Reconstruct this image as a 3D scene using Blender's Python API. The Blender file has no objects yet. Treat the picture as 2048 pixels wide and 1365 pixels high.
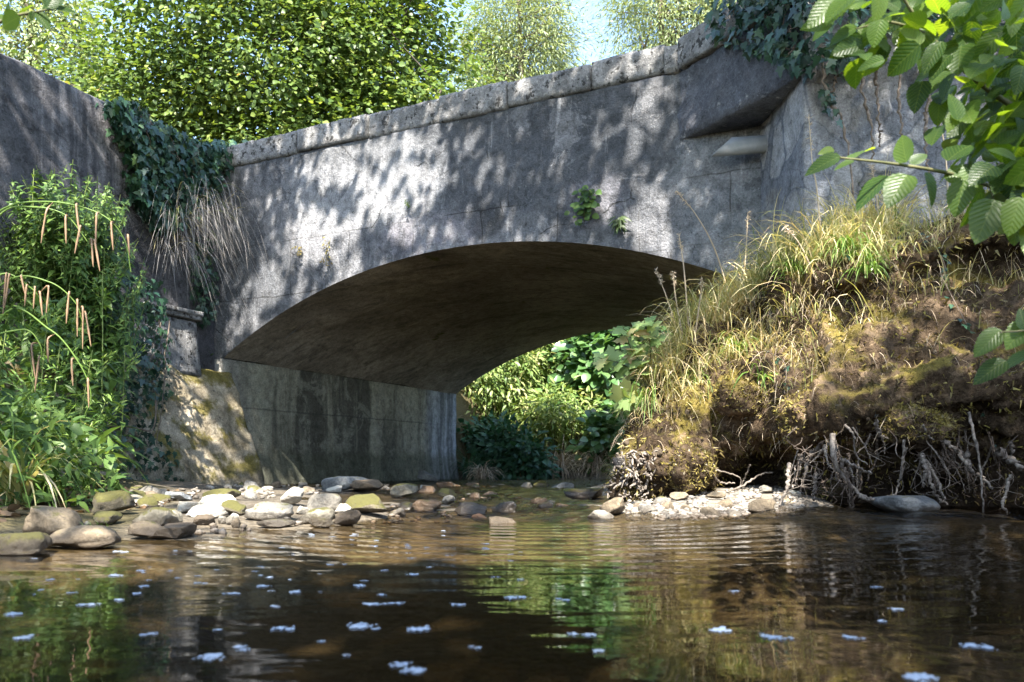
import bpy, math, random
import numpy as np
from mathutils import noise as mnoise, Vector
rng = np.random.default_rng(7)
random.seed(7)
R = math.radians
SC = bpy.context.scene
COL = SC.collection

# ------------------------------------------------------------------ camera, sky, sun, exposure
F = 1664.0            # focal length in photo pixels (2048 wide)
H = 0.23              # lens height above the pool
HZ = 932.0            # photo row of the horizon
cam_d = bpy.data.cameras.new("camera")
cam = bpy.data.objects.new("camera", cam_d); COL.objects.link(cam)
cam.location = (0, 0, H); cam.rotation_euler = (R(90), 0, 0)
cam_d.sensor_width = 36.0; cam_d.lens = F / 2048 * 36.0
cam_d.shift_y = (HZ - 682.5) / 2048
cam_d.clip_start = 0.05; cam_d.clip_end = 500
cam_d.dof.use_dof = True; cam_d.dof.focus_distance = 5.6; cam_d.dof.aperture_fstop = 6.5
SC.camera = cam

SUN = np.array([.04, .83, -1.0]); SUN /= np.linalg.norm(SUN)     # direction the light travels
world = bpy.data.worlds.new("World"); SC.world = world; world.use_nodes = True
wn = world.node_tree
sky = wn.nodes.new("ShaderNodeTexSky"); sky.sky_type = 'NISHITA'; sky.sun_disc = False
sky.sun_elevation = math.asin(-SUN[2]); sky.sun_rotation = math.atan2(-SUN[0], -SUN[1])
sky.air_density = 1.0; sky.dust_density = 1.0
bg = wn.nodes["Background"]; bg.inputs["Strength"].default_value = 0.15
wn.links.new(sky.outputs[0], bg.inputs[0])
sd = bpy.data.lights.new("sun", 'SUN'); sd.energy = 5.0; sd.angle = R(0.53); sd.color = (1.0, .95, .87)
so = bpy.data.objects.new("sun", sd); COL.objects.link(so)
so.rotation_euler = Vector(SUN).to_track_quat('-Z', 'Y').to_euler(); so.location = (0, -5, 12)
SC.view_settings.view_transform = 'Standard'; SC.view_settings.look = 'None'
SC.view_settings.exposure = 2.3; SC.view_settings.gamma = 1.0
cy = SC.cycles
SC.render.engine = 'CYCLES'
cy.max_bounces = 8; cy.diffuse_bounces = 4; cy.glossy_bounces = 4; cy.transmission_bounces = 5
cy.transparent_max_bounces = 8; cy.use_denoising = True; cy.caustics_reflective = False; cy.caustics_refractive = False
cy.sample_clamp_indirect = 6.0

# ------------------------------------------------------------------ helpers: nodes
def newmat(name):
    m = bpy.data.materials.new(name); m.use_nodes = True
    nt = m.node_tree; nt.nodes.clear()
    return m, nt
def nd(nt, t, ins=None, **pr):
    n = nt.nodes.new("ShaderNode" + t)
    for k, v in pr.items(): setattr(n, k, v)
    for k, v in (ins or {}).items():
        s = n.inputs[k]
        if isinstance(v, bpy.types.NodeSocket): nt.links.new(v, s)
        else:
            if isinstance(v, tuple) and len(v) == 3 and s.type == 'RGBA': v = (*v, 1)
            s.default_value = v
    return n
def noise(nt, vec, scale, detail=5, rough=.6, dist=0.0):
    return nd(nt, "TexNoise", {"Vector": vec, "Scale": scale, "Detail": detail, "Roughness": rough, "Distortion": dist}).outputs["Fac"]
def ramp(nt, fac, stops, interp='LINEAR'):
    n = nd(nt, "ValToRGB", {"Fac": fac}); cr = n.color_ramp; cr.interpolation = interp
    while len(cr.elements) < len(stops): cr.elements.new(.5)
    for e, (p, c) in zip(cr.elements, stops):
        e.position = p
        e.color = (c, c, c, 1) if not isinstance(c, tuple) else (*c, 1)
    return n.outputs["Color"]
def mix(nt, fac, a, b, bt='MIX'):
    n = nt.nodes.new("ShaderNodeMix"); n.data_type = 'RGBA'; n.blend_type = bt
    for i, v in ((0, fac), (6, a), (7, b)):
        if isinstance(v, bpy.types.NodeSocket): nt.links.new(v, n.inputs[i])
        else: n.inputs[i].default_value = (*v, 1) if isinstance(v, tuple) else v
    return n.outputs[2]
def mth(nt, op, a, b=0.0, c=None, clamp=False):
    n = nt.nodes.new("ShaderNodeMath"); n.operation = op; n.use_clamp = clamp
    for i, v in enumerate((a, b) if c is None else (a, b, c)):
        if isinstance(v, bpy.types.NodeSocket): nt.links.new(v, n.inputs[i])
        else: n.inputs[i].default_value = v
    return n.outputs[0]
def mapping(nt, vec, scale=(1, 1, 1), loc=(0, 0, 0)):
    return nd(nt, "Mapping", {"Vector": vec, "Scale": scale, "Location": loc}).outputs[0]
def pos(nt): return nd(nt, "NewGeometry").outputs["Position"]
def sep(nt, v):
    n = nd(nt, "SeparateXYZ", {0: v}); return n.outputs
def bump(nt, h, strength=1.0, dist=.01):
    return nd(nt, "Bump", {"Height": h, "Strength": strength, "Distance": dist}).outputs[0]
def finish(nt, col, rough=.9, normal=None, spec=.3):
    p = nd(nt, "BsdfPrincipled", {"Base Color": col, "Roughness": rough, "Specular IOR Level": spec})
    if normal is not None: nt.links.new(normal, p.inputs["Normal"])
    o = nd(nt, "OutputMaterial", {"Surface": p.outputs[0]})
    return p
def sm(nt, v, lo, hi):                                # smooth step
    return nd(nt, "MapRange", {0: v, 1: lo, 2: hi, 3: 0.0, 4: 1.0}, interpolation_type='SMOOTHSTEP').outputs[0]

# ------------------------------------------------------------------ helpers: geometry
def P(px, py, Y): return np.array([(px - 1024) / F * Y, Y, H + (HZ - py) / F * Y])
def topix(p):
    p = np.asarray(p); return 1024 + F * p[..., 0] / p[..., 1], HZ - F * (p[..., 2] - H) / p[..., 1]
def hit(px, py, p0, n):                               # sight line of a photo point on a plane
    px = np.asarray(px, float); py = np.asarray(py, float)
    d = np.stack([(px - 1024) / F, np.ones_like(px), (HZ - py) / F], -1)
    o = np.array([0, 0, H]); k = ((np.asarray(p0) - o) @ n) / (d @ n)
    return o + d * k[..., None]
def nrm(v): v = np.asarray(v, float); return v / (np.linalg.norm(v, axis=-1, keepdims=True) + 1e-9)
def link(name, me, mat=None, parent=None, smooth=True):
    if mat is not None:
        for m in (mat if isinstance(mat, (list, tuple)) else [mat]): me.materials.append(m)
    if smooth and len(me.polygons): me.polygons.foreach_set("use_smooth", np.ones(len(me.polygons), bool))
    o = bpy.data.objects.new(name, me); COL.objects.link(o)
    if parent is not None: o.parent = parent
    return o
def mesh(name, V, faces, uv=None):
    """faces: list of int arrays (n,k)"""
    V = np.asarray(V, np.float32).reshape(-1, 3)
    me = bpy.data.meshes.new(name)
    faces = [np.asarray(f, np.int32) for f in faces if len(f)]
    li = np.concatenate([f.ravel() for f in faces]) if faces else np.zeros(0, np.int32)
    tot = np.concatenate([np.full(len(f), f.shape[1], np.int32) for f in faces]) if faces else np.zeros(0, np.int32)
    st = np.concatenate([[0], np.cumsum(tot)[:-1]]).astype(np.int32) if len(tot) else tot
    me.vertices.add(len(V)); me.vertices.foreach_set("co", V.ravel())
    me.loops.add(len(li)); me.loops.foreach_set("vertex_index", li)
    me.polygons.add(len(tot)); me.polygons.foreach_set("loop_start", st)
    if uv is not None:
        l = me.uv_layers.new(name="UVMap"); l.data.foreach_set("uv", np.asarray(uv, np.float32)[li].ravel())
    me.update(calc_edges=True); me.validate()
    return me
def obj(name, V, faces, mat, parent=None, smooth=True, uv=None):
    return link(name, mesh(name, V, faces, uv), mat, parent, smooth)
def tag(o, label=None, cat=None, group=None, kind=None):
    if label: o["label"] = label
    if cat: o["category"] = cat
    if group: o["group"] = group
    if kind: o["kind"] = kind
    return o
def thing(name, label, cat, group=None, loc=(0, 0, 0)):
    o = bpy.data.objects.new(name, None); COL.objects.link(o); o.location = loc
    o.empty_display_size = .1
    return tag(o, label, cat, group)
def fbm(Pts, scale, octv=3, seed=0.0, gain=.5):
    out = np.empty(len(Pts)); s = Vector((seed * 7.31, seed * 3.17, seed * 1.7))
    for i, p in enumerate(Pts):
        v = Vector(p) * scale + s; a = 1.0; t = 0.0
        for k in range(octv):
            t += a * mnoise.noise(v); v = v * 2.07; a *= gain
        out[i] = t
    return out
def gridfaces(nu, nv, flip=False, base=0):
    i, j = np.meshgrid(np.arange(nu - 1), np.arange(nv - 1), indexing='ij')
    a = (i * nv + j).ravel() + base
    f = np.stack([a, a + nv, a + nv + 1, a + 1], 1)
    return f[:, ::-1] if flip else f
def vnormals(V, faces):
    N = np.zeros_like(V)
    for f in faces:
        n = np.cross(V[f[:, 1]] - V[f[:, 0]], V[f[:, 2]] - V[f[:, 0]])
        for k in range(f.shape[1]): np.add.at(N, f[:, k], n)
    return nrm(N)
def resample(pts, step):
    pts = np.asarray(pts, float); d = np.r_[0, np.cumsum(np.linalg.norm(np.diff(pts, axis=0), axis=1))]
    n = max(2, int(round(d[-1] / step)) + 1); s = np.linspace(0, d[-1], n)
    return np.stack([np.interp(s, d, pts[:, k]) for k in range(pts.shape[1])], 1)
def smoothline(pts, n):                               # Catmull-Rom through the points
    pts = np.asarray(pts, float); m = len(pts)
    q = np.vstack([2 * pts[0] - pts[1], pts, 2 * pts[-1] - pts[-2]])
    t = np.linspace(0, m - 1 - 1e-6, n); i = t.astype(int); f = (t - i)[:, None]
    a, b, c, d = q[i], q[i + 1], q[i + 2], q[i + 3]
    return .5 * (2 * b + (c - a) * f + (2 * a - 5 * b + 4 * c - d) * f ** 2 + (3 * b - a - 3 * c + d) * f ** 3)
def tubes(lines, sides=5):
    """lines: list of (pts (n,3), radii (n,) or float) -> V, [faces]"""
    Vs, Fs, base = [], [], 0
    ang = np.linspace(0, 2 * np.pi, sides, endpoint=False); ca, sa = np.cos(ang), np.sin(ang)
    for pts, r in lines:
        pts = np.asarray(pts, float); n = len(pts); r = np.broadcast_to(np.asarray(r, float), (n,))
        T = nrm(np.gradient(pts, axis=0)); ref = np.array([0, 0, 1.0]) if abs(T[0, 2]) < .85 else np.array([1.0, 0, 0])
        U = nrm(np.cross(T, ref)); W = np.cross(T, U)
        ring = pts[:, None] + r[:, None, None] * (U[:, None] * ca[None, :, None] + W[:, None] * sa[None, :, None])
        Vs.append(ring.reshape(-1, 3))
        i, j = np.meshgrid(np.arange(n - 1), np.arange(sides), indexing='ij')
        a = base + i * sides + j; b = base + i * sides + (j + 1) % sides
        Fs.append(np.stack([a, b, b + sides, a + sides], -1).reshape(-1, 4)); base += n * sides
    return np.concatenate(Vs), [np.concatenate(Fs)]
def leaf_uv(tmpl, n): return np.tile(np.stack([tmpl[0][:, 0], tmpl[0][:, 1]], 1), (n, 1))
def scatter(tmpl, O, A, Nn, S, W=None):
    """copies of a leaf template at O, long axis A, facing Nn, size S -> V, faces"""
    TV, TF = tmpl; O = np.asarray(O, float); A = nrm(A); B = nrm(np.cross(Nn, A)); C = np.cross(A, B)
    S = np.broadcast_to(np.asarray(S, float), (len(O),)); Wd = S if W is None else np.broadcast_to(np.asarray(W, float), (len(O),))
    V = (O[:, None] + (S[:, None] * TV[None, :, 0])[..., None] * A[:, None] + (Wd[:, None] * TV[None, :, 1])[..., None] * B[:, None]
         + (Wd[:, None] * TV[None, :, 2])[..., None] * C[:, None])
    k = len(TV); offs = (np.arange(len(O)) * k)[:, None, None]
    return V.reshape(-1, 3), [(f[None] + offs).reshape(-1, f.shape[1]) for f in TF]
def join(*vf):
    Vs, Fs, b = [], [], 0
    for V, fs in vf:
        Vs.append(V); Fs += [f + b for f in fs]; b += len(V)
    return np.concatenate(Vs), Fs
def rand_unit(n):
    return nrm(rng.normal(size=(n, 3)))
def inpoly(px, py, poly):
    px = np.asarray(px); py = np.asarray(py); c = np.zeros(px.shape, bool); m = len(poly)
    for i in range(m):
        x0, y0 = poly[i]; x1, y1 = poly[(i + 1) % m]
        if y0 == y1: continue
        c ^= ((y0 > py) != (y1 > py)) & (px < (x1 - x0) * (py - y0) / (y1 - y0) + x0)
    return c
def polysample(poly, n):
    a = np.array(poly, float); lo, hi = a.min(0), a.max(0); out = np.zeros((0, 2))
    while len(out) < n:
        q = rng.uniform(lo, hi, (n * 2, 2)); out = np.vstack([out, q[inpoly(q[:, 0], q[:, 1], poly)]])
    return out[:n]

# leaf templates: (verts, [faces]); long axis x from 0 (stalk) to 1 (tip), y half width, z up
def strip_leaf(xs, ws, fold=.15, droop=.2, wav=0.0):
    V = []; n = len(xs)
    for i, (x, w) in enumerate(zip(xs, ws)):
        z = -droop * x * x
        V += [(x, -w, z + fold * w + wav * math.sin(i * 2.4)), (x, 0, z), (x, w, z + fold * w - wav * math.sin(i * 2.4 + 1))]
    f = []
    for i in range(n - 1):
        a = 3 * i; f += [(a, a + 3, a + 4, a + 1), (a + 1, a + 4, a + 5, a + 2)]
    return np.array(V), [np.array(f)]
ROUND = strip_leaf([0, .18, .5, .8, 1], [.03, .33, .42, .27, .0], .25, .2)
_fx = np.linspace(0, 1, 21); _fw = .43 * np.sin(np.pi * np.clip(_fx, 0, 1) ** .72) ** .62 * (1 - .25 * _fx ** 3) * (1 + .05 * np.where(np.arange(21) % 2, 1, -1)); _fw[0] = .02; _fw[-1] = 0; _fw[-2] *= .62
ROUND_FINE = strip_leaf(list(_fx), list(_fw), .2, .24, .012)
LANCE = strip_leaf([0, .3, .65, 1], [.01, .11, .085, .0], .3, .35)
NETTLE = strip_leaf([0, .25, .6, 1], [.02, .24, .17, .0], .25, .3)
WILLOW = (np.array([(0, 0, 0), (.45, -.09, 0), (1, 0, -.1), (.45, .09, .02)]), [np.array([(0, 1, 2), (0, 2, 3)])])
BLADE = strip_leaf([0, .25, .5, .75, 1], [.5, .5, .42, .28, .0], .2, 0)
def lobed(pts, cup=.06):
    V = [(0.35, 0, 0)] + [(x, y, -cup * (abs(y) + (x - .35) ** 2)) for x, y in pts]; n = len(pts)
    return np.array(V), [np.array([(0, 1 + i, 1 + (i + 1) % n) for i in range(n)])]
IVY = lobed([(0, 0), (-.1, -.2), (-.06, -.36), (.1, -.25), (.26, -.52), (.4, -.2), (.6, -.19), (1, 0), (.6, .19), (.4, .2), (.26, .52), (.1, .25), (-.06, .36), (-.1, .2)])
PLANE = lobed([(0, 0), (-.05, -.3), (.2, -.33), (.22, -.62), (.42, -.42), (.5, -.5), (.5, -.2), (.72, -.32), (.8, -.16), (1.05, 0), (.8, .16), (.72, .32), (.5, .2),
               (.5, .5), (.42, .42), (.22, .62), (.2, .33), (-.05, .3)], .15)
def blades(O, D, L, W, bend, nseg=5, side=None):
    """grass blades: origin O, start direction D, length L, width W, bend = how far they fall over"""
    n = len(O); O = np.asarray(O, float); D = nrm(D)
    L = np.broadcast_to(L, (n,)); W = np.broadcast_to(W, (n,)); bend = np.broadcast_to(bend, (n,))
    hz = nrm(D * np.array([1, 1, 0]) + rng.normal(0, .15, (n, 3)) * np.array([1, 1, 0]))
    sd_ = nrm(np.cross(hz, np.array([0, 0, 1.0])) + rng.normal(0, .35, (n, 3)))
    p = O.copy(); d = D.copy(); V = np.zeros((n, nseg + 1, 2, 3))
    for k in range(nseg + 1):
        w = W * (1 - (k / nseg) ** 1.7) * .5 + W * .04
        V[:, k, 0] = p - sd_ * w[:, None]; V[:, k, 1] = p + sd_ * w[:, None]
        p = p + d * (L / nseg)[:, None]
        d = nrm(d + (np.array([0, 0, -1.0]) * .55 + hz * .25) * (bend * (k + 1) / nseg)[:, None])
    k = np.arange(nseg) * 2; f = np.stack([k, k + 1, k + 3, k + 2], 1)
    return V.reshape(-1, 3), [(f[None] + (np.arange(n) * (nseg + 1) * 2)[:, None, None]).reshape(-1, 4)]

# ------------------------------------------------------------------ materials
def leafmat(name, stops, trans=.38, rough=.42, spec=.35, tint=(1.25, 1.2, .55), back=None):
    m, nt = newmat(name)
    g = nd(nt, "NewGeometry"); r = g.outputs["Random Per Island"]
    n = noise(nt, g.outputs["Position"], 2.2, 2)
    f = mth(nt, 'ADD', mth(nt, 'MULTIPLY', r, .75), mth(nt, 'MULTIPLY', mth(nt, 'SUBTRACT', n, .37), .9), clamp=True)
    c = ramp(nt, f, stops)
    p = nd(nt, "BsdfPrincipled", {"Base Color": c, "Roughness": rough, "Specular IOR Level": spec})
    t = nd(nt, "BsdfTranslucent", {"Color": mix(nt, 1.0, c, tint, 'MULTIPLY')})
    s = nd(nt, "MixShader", {0: trans, 1: p.outputs[0], 2: t.outputs[0]})
    nd(nt, "OutputMaterial", {"Surface": s.outputs[0]})
    return m
M = {}
M['hazel'] = leafmat("hazel_leaf", [(0, (.05, .085, .02)), (.35, (.07, .118, .03)), (.7, (.13, .19, .042)), (.97, (.25, .29, .075)), (1, (.3, .2, .08))], .42)
M['willow'] = leafmat("willow_leaf", [(0, (.13, .17, .07)), (.5, (.22, .27, .12)), (1, (.33, .37, .18))], .35, spec=.5)
M['alder'] = leafmat("alder_leaf", [(0, (.035, .075, .018)), (.5, (.06, .12, .022)), (1, (.10, .17, .03))], .5, .35, .5, (2.2, 1.9, .5))
M['ivy'] = leafmat("ivy_leaf", [(0, (.010, .030, .020)), (.5, (.02, .055, .032)), (.85, (.04, .09, .04)), (1, (.09, .15, .05))], .15, .36, .5)
M['bush'] = leafmat("nettle_leaf", [(0, (.028, .06, .017)), (.5, (.08, .145, .034)), (1, (.19, .28, .065))], .38)
M['golden'] = leafmat("goldenrod_leaf", [(0, (.04, .075, .02)), (.5, (.095, .165, .038)), (.9, (.20, .29, .075)), (1, (.34, .33, .14))], .36)
M['teal'] = leafmat("shade_bush_leaf", [(0, (.02, .06, .035)), (1, (.05, .13, .06))], .25)
M['mixed'] = leafmat("far_bank_leaf", [(0, (.07, .12, .03)), (.5, (.17, .25, .065)), (.85, (.32, .36, .13)), (1, (.46, .40, .2))], .38)
M['broad'] = leafmat("broad_leaf", [(0, (.035, .08, .025)), (.6, (.075, .16, .045)), (1, (.16, .26, .09))], .33, .33, .6)
M['sapling'] = leafmat("sapling_leaf", [(0, (.14, .24, .07)), (.45, (.26, .36, .13)), (.75, (.42, .42, .16)), (.85, (.50, .36, .2)), (1, (.42, .22, .10))], .4)
M['grass'] = leafmat("bank_grass", [(0, (.13, .19, .045)), (.2, (.27, .30, .10)), (.4, (.48, .44, .21)), (.75, (.72, .60, .37)), (1, (.50, .34, .19))], .3)
M['greengrass'] = leafmat("green_grass", [(0, (.06, .13, .024)), (.6, (.17, .27, .055)), (1, (.36, .42, .14))], .38)
M['straw'] = leafmat("dry_grass", [(0, (.30, .23, .15)), (.5, (.50, .39, .27)), (1, (.64, .53, .38))], .18, tint=(1, .95, .85))
M['deadgrass'] = leafmat("dead_hanging_grass", [(0, (.15, .135, .125)), (.5, (.26, .24, .22)), (1, (.38, .345, .31))], .15, tint=(1, .95, .9))
M['spike'] = leafmat("sedge_spike", [(0, (.17, .10, .06)), (1, (.32, .21, .12))], .1, tint=(1, 1, 1))
M['moss'] = leafmat("moss_tufts", [(0, (.05, .036, .018)), (.35, (.12, .09, .034)), (.65, (.22, .17, .05)), (.88, (.30, .26, .065)), (1, (.38, .30, .14))], .2)
M['fern'] = leafmat("fern_frond", [(0, (.03, .05, .015)), (1, (.07, .10, .03))], .2)
M['dead'] = leafmat("dead_leaf", [(0, (.07, .045, .028)), (.7, (.15, .10, .055)), (1, (.24, .13, .065))], .2, tint=(1, .9, .7))

def veined(name, stops, trans):
    m, nt = newmat(name); g = nd(nt, "NewGeometry"); r = g.outputs["Random Per Island"]; u = sep(nt, nd(nt, "UVMap").outputs[0])
    ay = mth(nt, 'ABSOLUTE', u[1]); k = mth(nt, 'SUBTRACT', mth(nt, 'MULTIPLY', u[0], 8.5), mth(nt, 'MULTIPLY', ay, 7.0))
    side = mth(nt, 'ABSOLUTE', mth(nt, 'SUBTRACT', mth(nt, 'FRACT', k), .5)); vein = mth(nt, 'MAXIMUM', sm(nt, side, .10, .02), sm(nt, ay, .018, .006))
    n = noise(nt, g.outputs["Position"], 45, 4); c = ramp(nt, mth(nt, 'ADD', mth(nt, 'MULTIPLY', r, .8), mth(nt, 'MULTIPLY', n, .25)), stops)
    c = mix(nt, mth(nt, 'MULTIPLY', vein, .34), c, (.24, .30, .08))
    b = bump(nt, mth(nt, 'ADD', side, mth(nt, 'MULTIPLY', n, .8)), .6, .0018)
    p = nd(nt, "BsdfPrincipled", {"Base Color": c, "Roughness": .38, "Specular IOR Level": .5, "Normal": b})
    t = nd(nt, "BsdfTranslucent", {"Color": mix(nt, 1.0, c, (2.6, 2.2, .45), 'MULTIPLY'), "Normal": b})
    s = nd(nt, "MixShader", {0: trans, 1: p.outputs[0], 2: t.outputs[0]}); nd(nt, "OutputMaterial", {"Surface": s.outputs[0]}); return m
M['alder_near'] = veined("alder_leaf_near", [(0, (.018, .045, .014)), (.35, (.045, .095, .02)), (.7, (.085, .15, .026)), (1, (.15, .22, .04))], .62)
def concrete(name, kind):
    """weathered render; UV = metres along the wall, height"""
    m, nt = newmat(name)
    uv = nd(nt, "UVMap").outputs[0]; ps = pos(nt)
    s = sep(nt, uv); t, z = s[0], s[1]
    big = noise(nt, ps, 1.1, 5, .62); med = noise(nt, ps, 4.5, 6, .65); fine = noise(nt, ps, 38, 4, .7); grit = noise(nt, ps, 160, 3, .7)
    streak = noise(nt, mapping(nt, uv, (7, .55, 1)), 1.0, 5, .65, .3)
    edge = mth(nt, 'MULTIPLY', mth(nt, 'SUBTRACT', med, .5), 1.1)
    def blob(ct, cz, rt, rz, soft=.35, rough_=1.0):
        a = mth(nt, 'DIVIDE', mth(nt, 'SUBTRACT', t, ct), rt); b = mth(nt, 'DIVIDE', mth(nt, 'SUBTRACT', z, cz), rz)
        d = mth(nt, 'SQRT', mth(nt, 'ADD', mth(nt, 'MULTIPLY', a, a), mth(nt, 'MULTIPLY', b, b)))
        d = mth(nt, 'ADD', d, mth(nt, 'MULTIPLY', edge, rough_))
        return sm(nt, d, 1 + soft, 1 - soft)
    if kind == 'face':
        c = mix(nt, sm(nt, big, .3, .7), (.125, .128, .135), (.225, .222, .228))
        c = mix(nt, mth(nt, 'MULTIPLY', sm(nt, streak, .46, .68), .65), c, (.075, .08, .092))
        c = mix(nt, mth(nt, 'MULTIPLY', blob(3.45, 2.68, 1.45, .52), .75), c, (.062, .067, .075))      # dark weathered field
        c = mix(nt, mth(nt, 'MULTIPLY', blob(1.72, 2.70, .80, .44, .22), .85), c, (.29, .29, .295))    # pale whitewashed patch
        c = mix(nt, mth(nt, 'MULTIPLY', blob(4.95, 2.1, .45, .75, .3), .8), c, (.20, .21, .22))       # smoother panel by the wing wall
        c = mix(nt, mth(nt, 'MULTIPLY', blob(2.95, 2.20, .17, .15, .12, .6), .75), c, (.05, .05, .05))
        c = mix(nt, mth(nt, 'MULTIPLY', blob(3.9, 2.22, .26, .20, .25, .9), .5), c, (.22, .21, .235))
        c = mix(nt, mth(nt, 'MULTIPLY', blob(2.4, 2.15, .5, .17, .3, .9), .5), c, (.24, .225, .25))
        c = mix(nt, mth(nt, 'MULTIPLY', blob(.35, 2.2, .35, .7), .55), c, (.075, .08, .09))
        pl = noise(nt, mapping(nt, ps, (1, 1, .8), (4.1, 2, 9)), 1.9, 9, .68, .5); c = mix(nt, mth(nt, 'MULTIPLY', sm(nt, pl, .535, .55), .55), c, (.27, .265, .27))     # peeled skin
        pl2 = noise(nt, mapping(nt, ps, (1, 1, .8), (8.1, 5, 3)), 2.7, 8, .68, .5); c = mix(nt, mth(nt, 'MULTIPLY', sm(nt, pl2, .57, .59), .6), c, (.075, .078, .085))
        ck = nd(nt, "TexVoronoi", {"Vector": mix(nt, .22, ps, nd(nt, "TexNoise", {"Vector": ps, "Scale": 2.6, "Detail": 6.0}).outputs["Color"]), "Scale": 1.15}, feature='DISTANCE_TO_EDGE').outputs["Distance"]
        c = mix(nt, mth(nt, 'MULTIPLY', mth(nt, 'MULTIPLY', sm(nt, ck, .008, .002), sm(nt, med, .48, .6)), .85), c, (.035, .033, .032))
        drip = mth(nt, 'MULTIPLY', sm(nt, mth(nt, 'ADD', z, mth(nt, 'MULTIPLY', mth(nt, 'SUBTRACT', streak, .5), 1.6)), 2.72, 3.1), .5); c = mix(nt, drip, c, (.06, .062, .066))
        # joints of the patched ring stones
        br = nd(nt, "TexBrick", {"Vector": mapping(nt, mix(nt, .06, uv, nd(nt, "TexNoise", {"Vector": ps, "Scale": 3.0}).outputs["Color"]), (1, 1, 1), (.1, .12, 0)),
                                 "Scale": 1.0, "Mortar Size": .006, "Mortar Smooth": .3, "Brick Width": .62, "Row Height": .46, "Color1": (1, 1, 1), "Color2": (.78, .78, .8), "Mortar": (.25, .24, .22)}, offset=.37)
        lowf = mth(nt, 'MULTIPLY', sm(nt, mth(nt, 'ADD', z, mth(nt, 'MULTIPLY', edge, .4)), 2.52, 2.3), .75)
        lowf = mth(nt, 'MULTIPLY', lowf, sm(nt, noise(nt, ps, 2.3, 3), .38, .6))
        c = mix(nt, lowf, c, mix(nt, 1.0, c, br.outputs[0], 'MULTIPLY'))
        # pale run-off lines, lichen, dark pits, moss flecks
        c = mix(nt, mth(nt, 'MULTIPLY', sm(nt, noise(nt, mapping(nt, uv, (11, 1.4, 1), (3, 1, 0)), 1.0, 4, .6, .5), .60, .72), .5), c, (.38, .375, .38))
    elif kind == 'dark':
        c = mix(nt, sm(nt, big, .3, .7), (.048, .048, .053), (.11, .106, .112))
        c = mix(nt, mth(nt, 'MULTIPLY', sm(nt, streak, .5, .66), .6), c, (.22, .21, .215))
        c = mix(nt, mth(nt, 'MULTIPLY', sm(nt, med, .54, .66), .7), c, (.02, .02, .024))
    elif kind == 'coping':
        c = mix(nt, sm(nt, big, .3, .7), (.19, .185, .18), (.33, .32, .31))
        c = mix(nt, mth(nt, 'MULTIPLY', sm(nt, med, .5, .66), .7), c, (.10, .10, .10))
        c = mix(nt, sm(nt, fine, .62, .7), c, (.5, .49, .46))
        c = mix(nt, mth(nt, 'MULTIPLY', sm(nt, noise(nt, ps, 16, 4, .7), .55, .62), .9), c, (.035, .033, .03))
    elif kind == 'corbel':
        c = mix(nt, sm(nt, big, .3, .7), (.075, .077, .088), (.14, .14, .152))
        c = mix(nt, sm(nt, noise(nt, ps, 9, 5, .7), .60, .72), c, (.36, .355, .35))
    elif kind == 'wall':
        c = mix(nt, sm(nt, big, .3, .7), (.17, .178, .195), (.29, .29, .30))
        c = mix(nt, mth(nt, 'MULTIPLY', sm(nt, streak, .48, .66), .65), c, (.09, .097, .11))
        c = mix(nt, mth(nt, 'MULTIPLY', sm(nt, noise(nt, ps, 3.1, 4, .6), .56, .7), .5), c, (.30, .27, .22))
        if name == "rubble_mortar":
            wv_ = mix(nt, .10, ps, nd(nt, "TexNoise", {"Vector": ps, "Scale": 4.0}).outputs["Color"]); vr = nd(nt, "TexVoronoi", {"Vector": wv_, "Scale": 4.2}); rv = sep(nt, vr.outputs["Color"])
            ed_ = nd(nt, "TexVoronoi", {"Vector": wv_, "Scale": 4.2}, feature='DISTANCE_TO_EDGE').outputs["Distance"]
            stn = mth(nt, 'MULTIPLY', sm(nt, rv[0], .45, .5), sm(nt, ed_, .03, .07)); c = mix(nt, mth(nt, 'MULTIPLY', stn, .75), c, mix(nt, rv[1], (.20, .19, .18), (.42, .40, .38)))
            c = mix(nt, mth(nt, 'MULTIPLY', sm(nt, ed_, .03, .0), .5), c, (.09, .09, .095))
    elif kind == 'abut':
        band = noise(nt, mapping(nt, uv, (1.5, .22, 1), (7.3, 0, 0)), 1.0, 5, .65, .9)
        c = mix(nt, sm(nt, band, .42, .6), (.10, .095, .075), (.33, .31, .235))
        c = mix(nt, mth(nt, 'MULTIPLY', sm(nt, noise(nt, mapping(nt, uv, (4, .6, 1)), 1.0, 6, .7, 1.2), .5, .7), .5), c, (.06, .06, .052))
        c = mix(nt, mth(nt, 'MULTIPLY', sm(nt, noise(nt, ps, 3.2, 7, .7, .8), .5, .58), .55), c, (.30, .29, .235))
        c = mix(nt, mth(nt, 'MULTIPLY', sm(nt, mth(nt, 'ABSOLUTE', mth(nt, 'SUBTRACT', mth(nt, 'ADD', z, mth(nt, 'MULTIPLY', edge, .03)), .80)), .012, .004), .5), c, (.05, .05, .045))
        c = mix(nt, mth(nt, 'MULTIPLY', sm(nt, t, 3.5, 3.75), .8), c, mix(nt, sm(nt, streak, .4, .6), (.13, .14, .15), (.38, .40, .42)))   # newer paler end
        c = mix(nt, mth(nt, 'MULTIPLY', sm(nt, mth(nt, 'ADD', z, mth(nt, 'MULTIPLY', edge, .25)), .46, .30), .65), c, (.085, .09, .06))   # damp green foot
        c = mix(nt, mth(nt, 'MULTIPLY', sm(nt, t, .5, .0), .7), c, (.30, .28, .25))
    elif kind == 'vault':
        c = mix(nt, sm(nt, big, .3, .7), (.25, .215, .175), (.47, .41, .34))
        sk = noise(nt, mapping(nt, ps, (1.2, 2.6, 1.8)), 1.5, 8, .7, .8)
        c = mix(nt, mth(nt, 'MULTIPLY', sm(nt, sk, .45, .7), .75), c, (.10, .088, .072))
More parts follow.
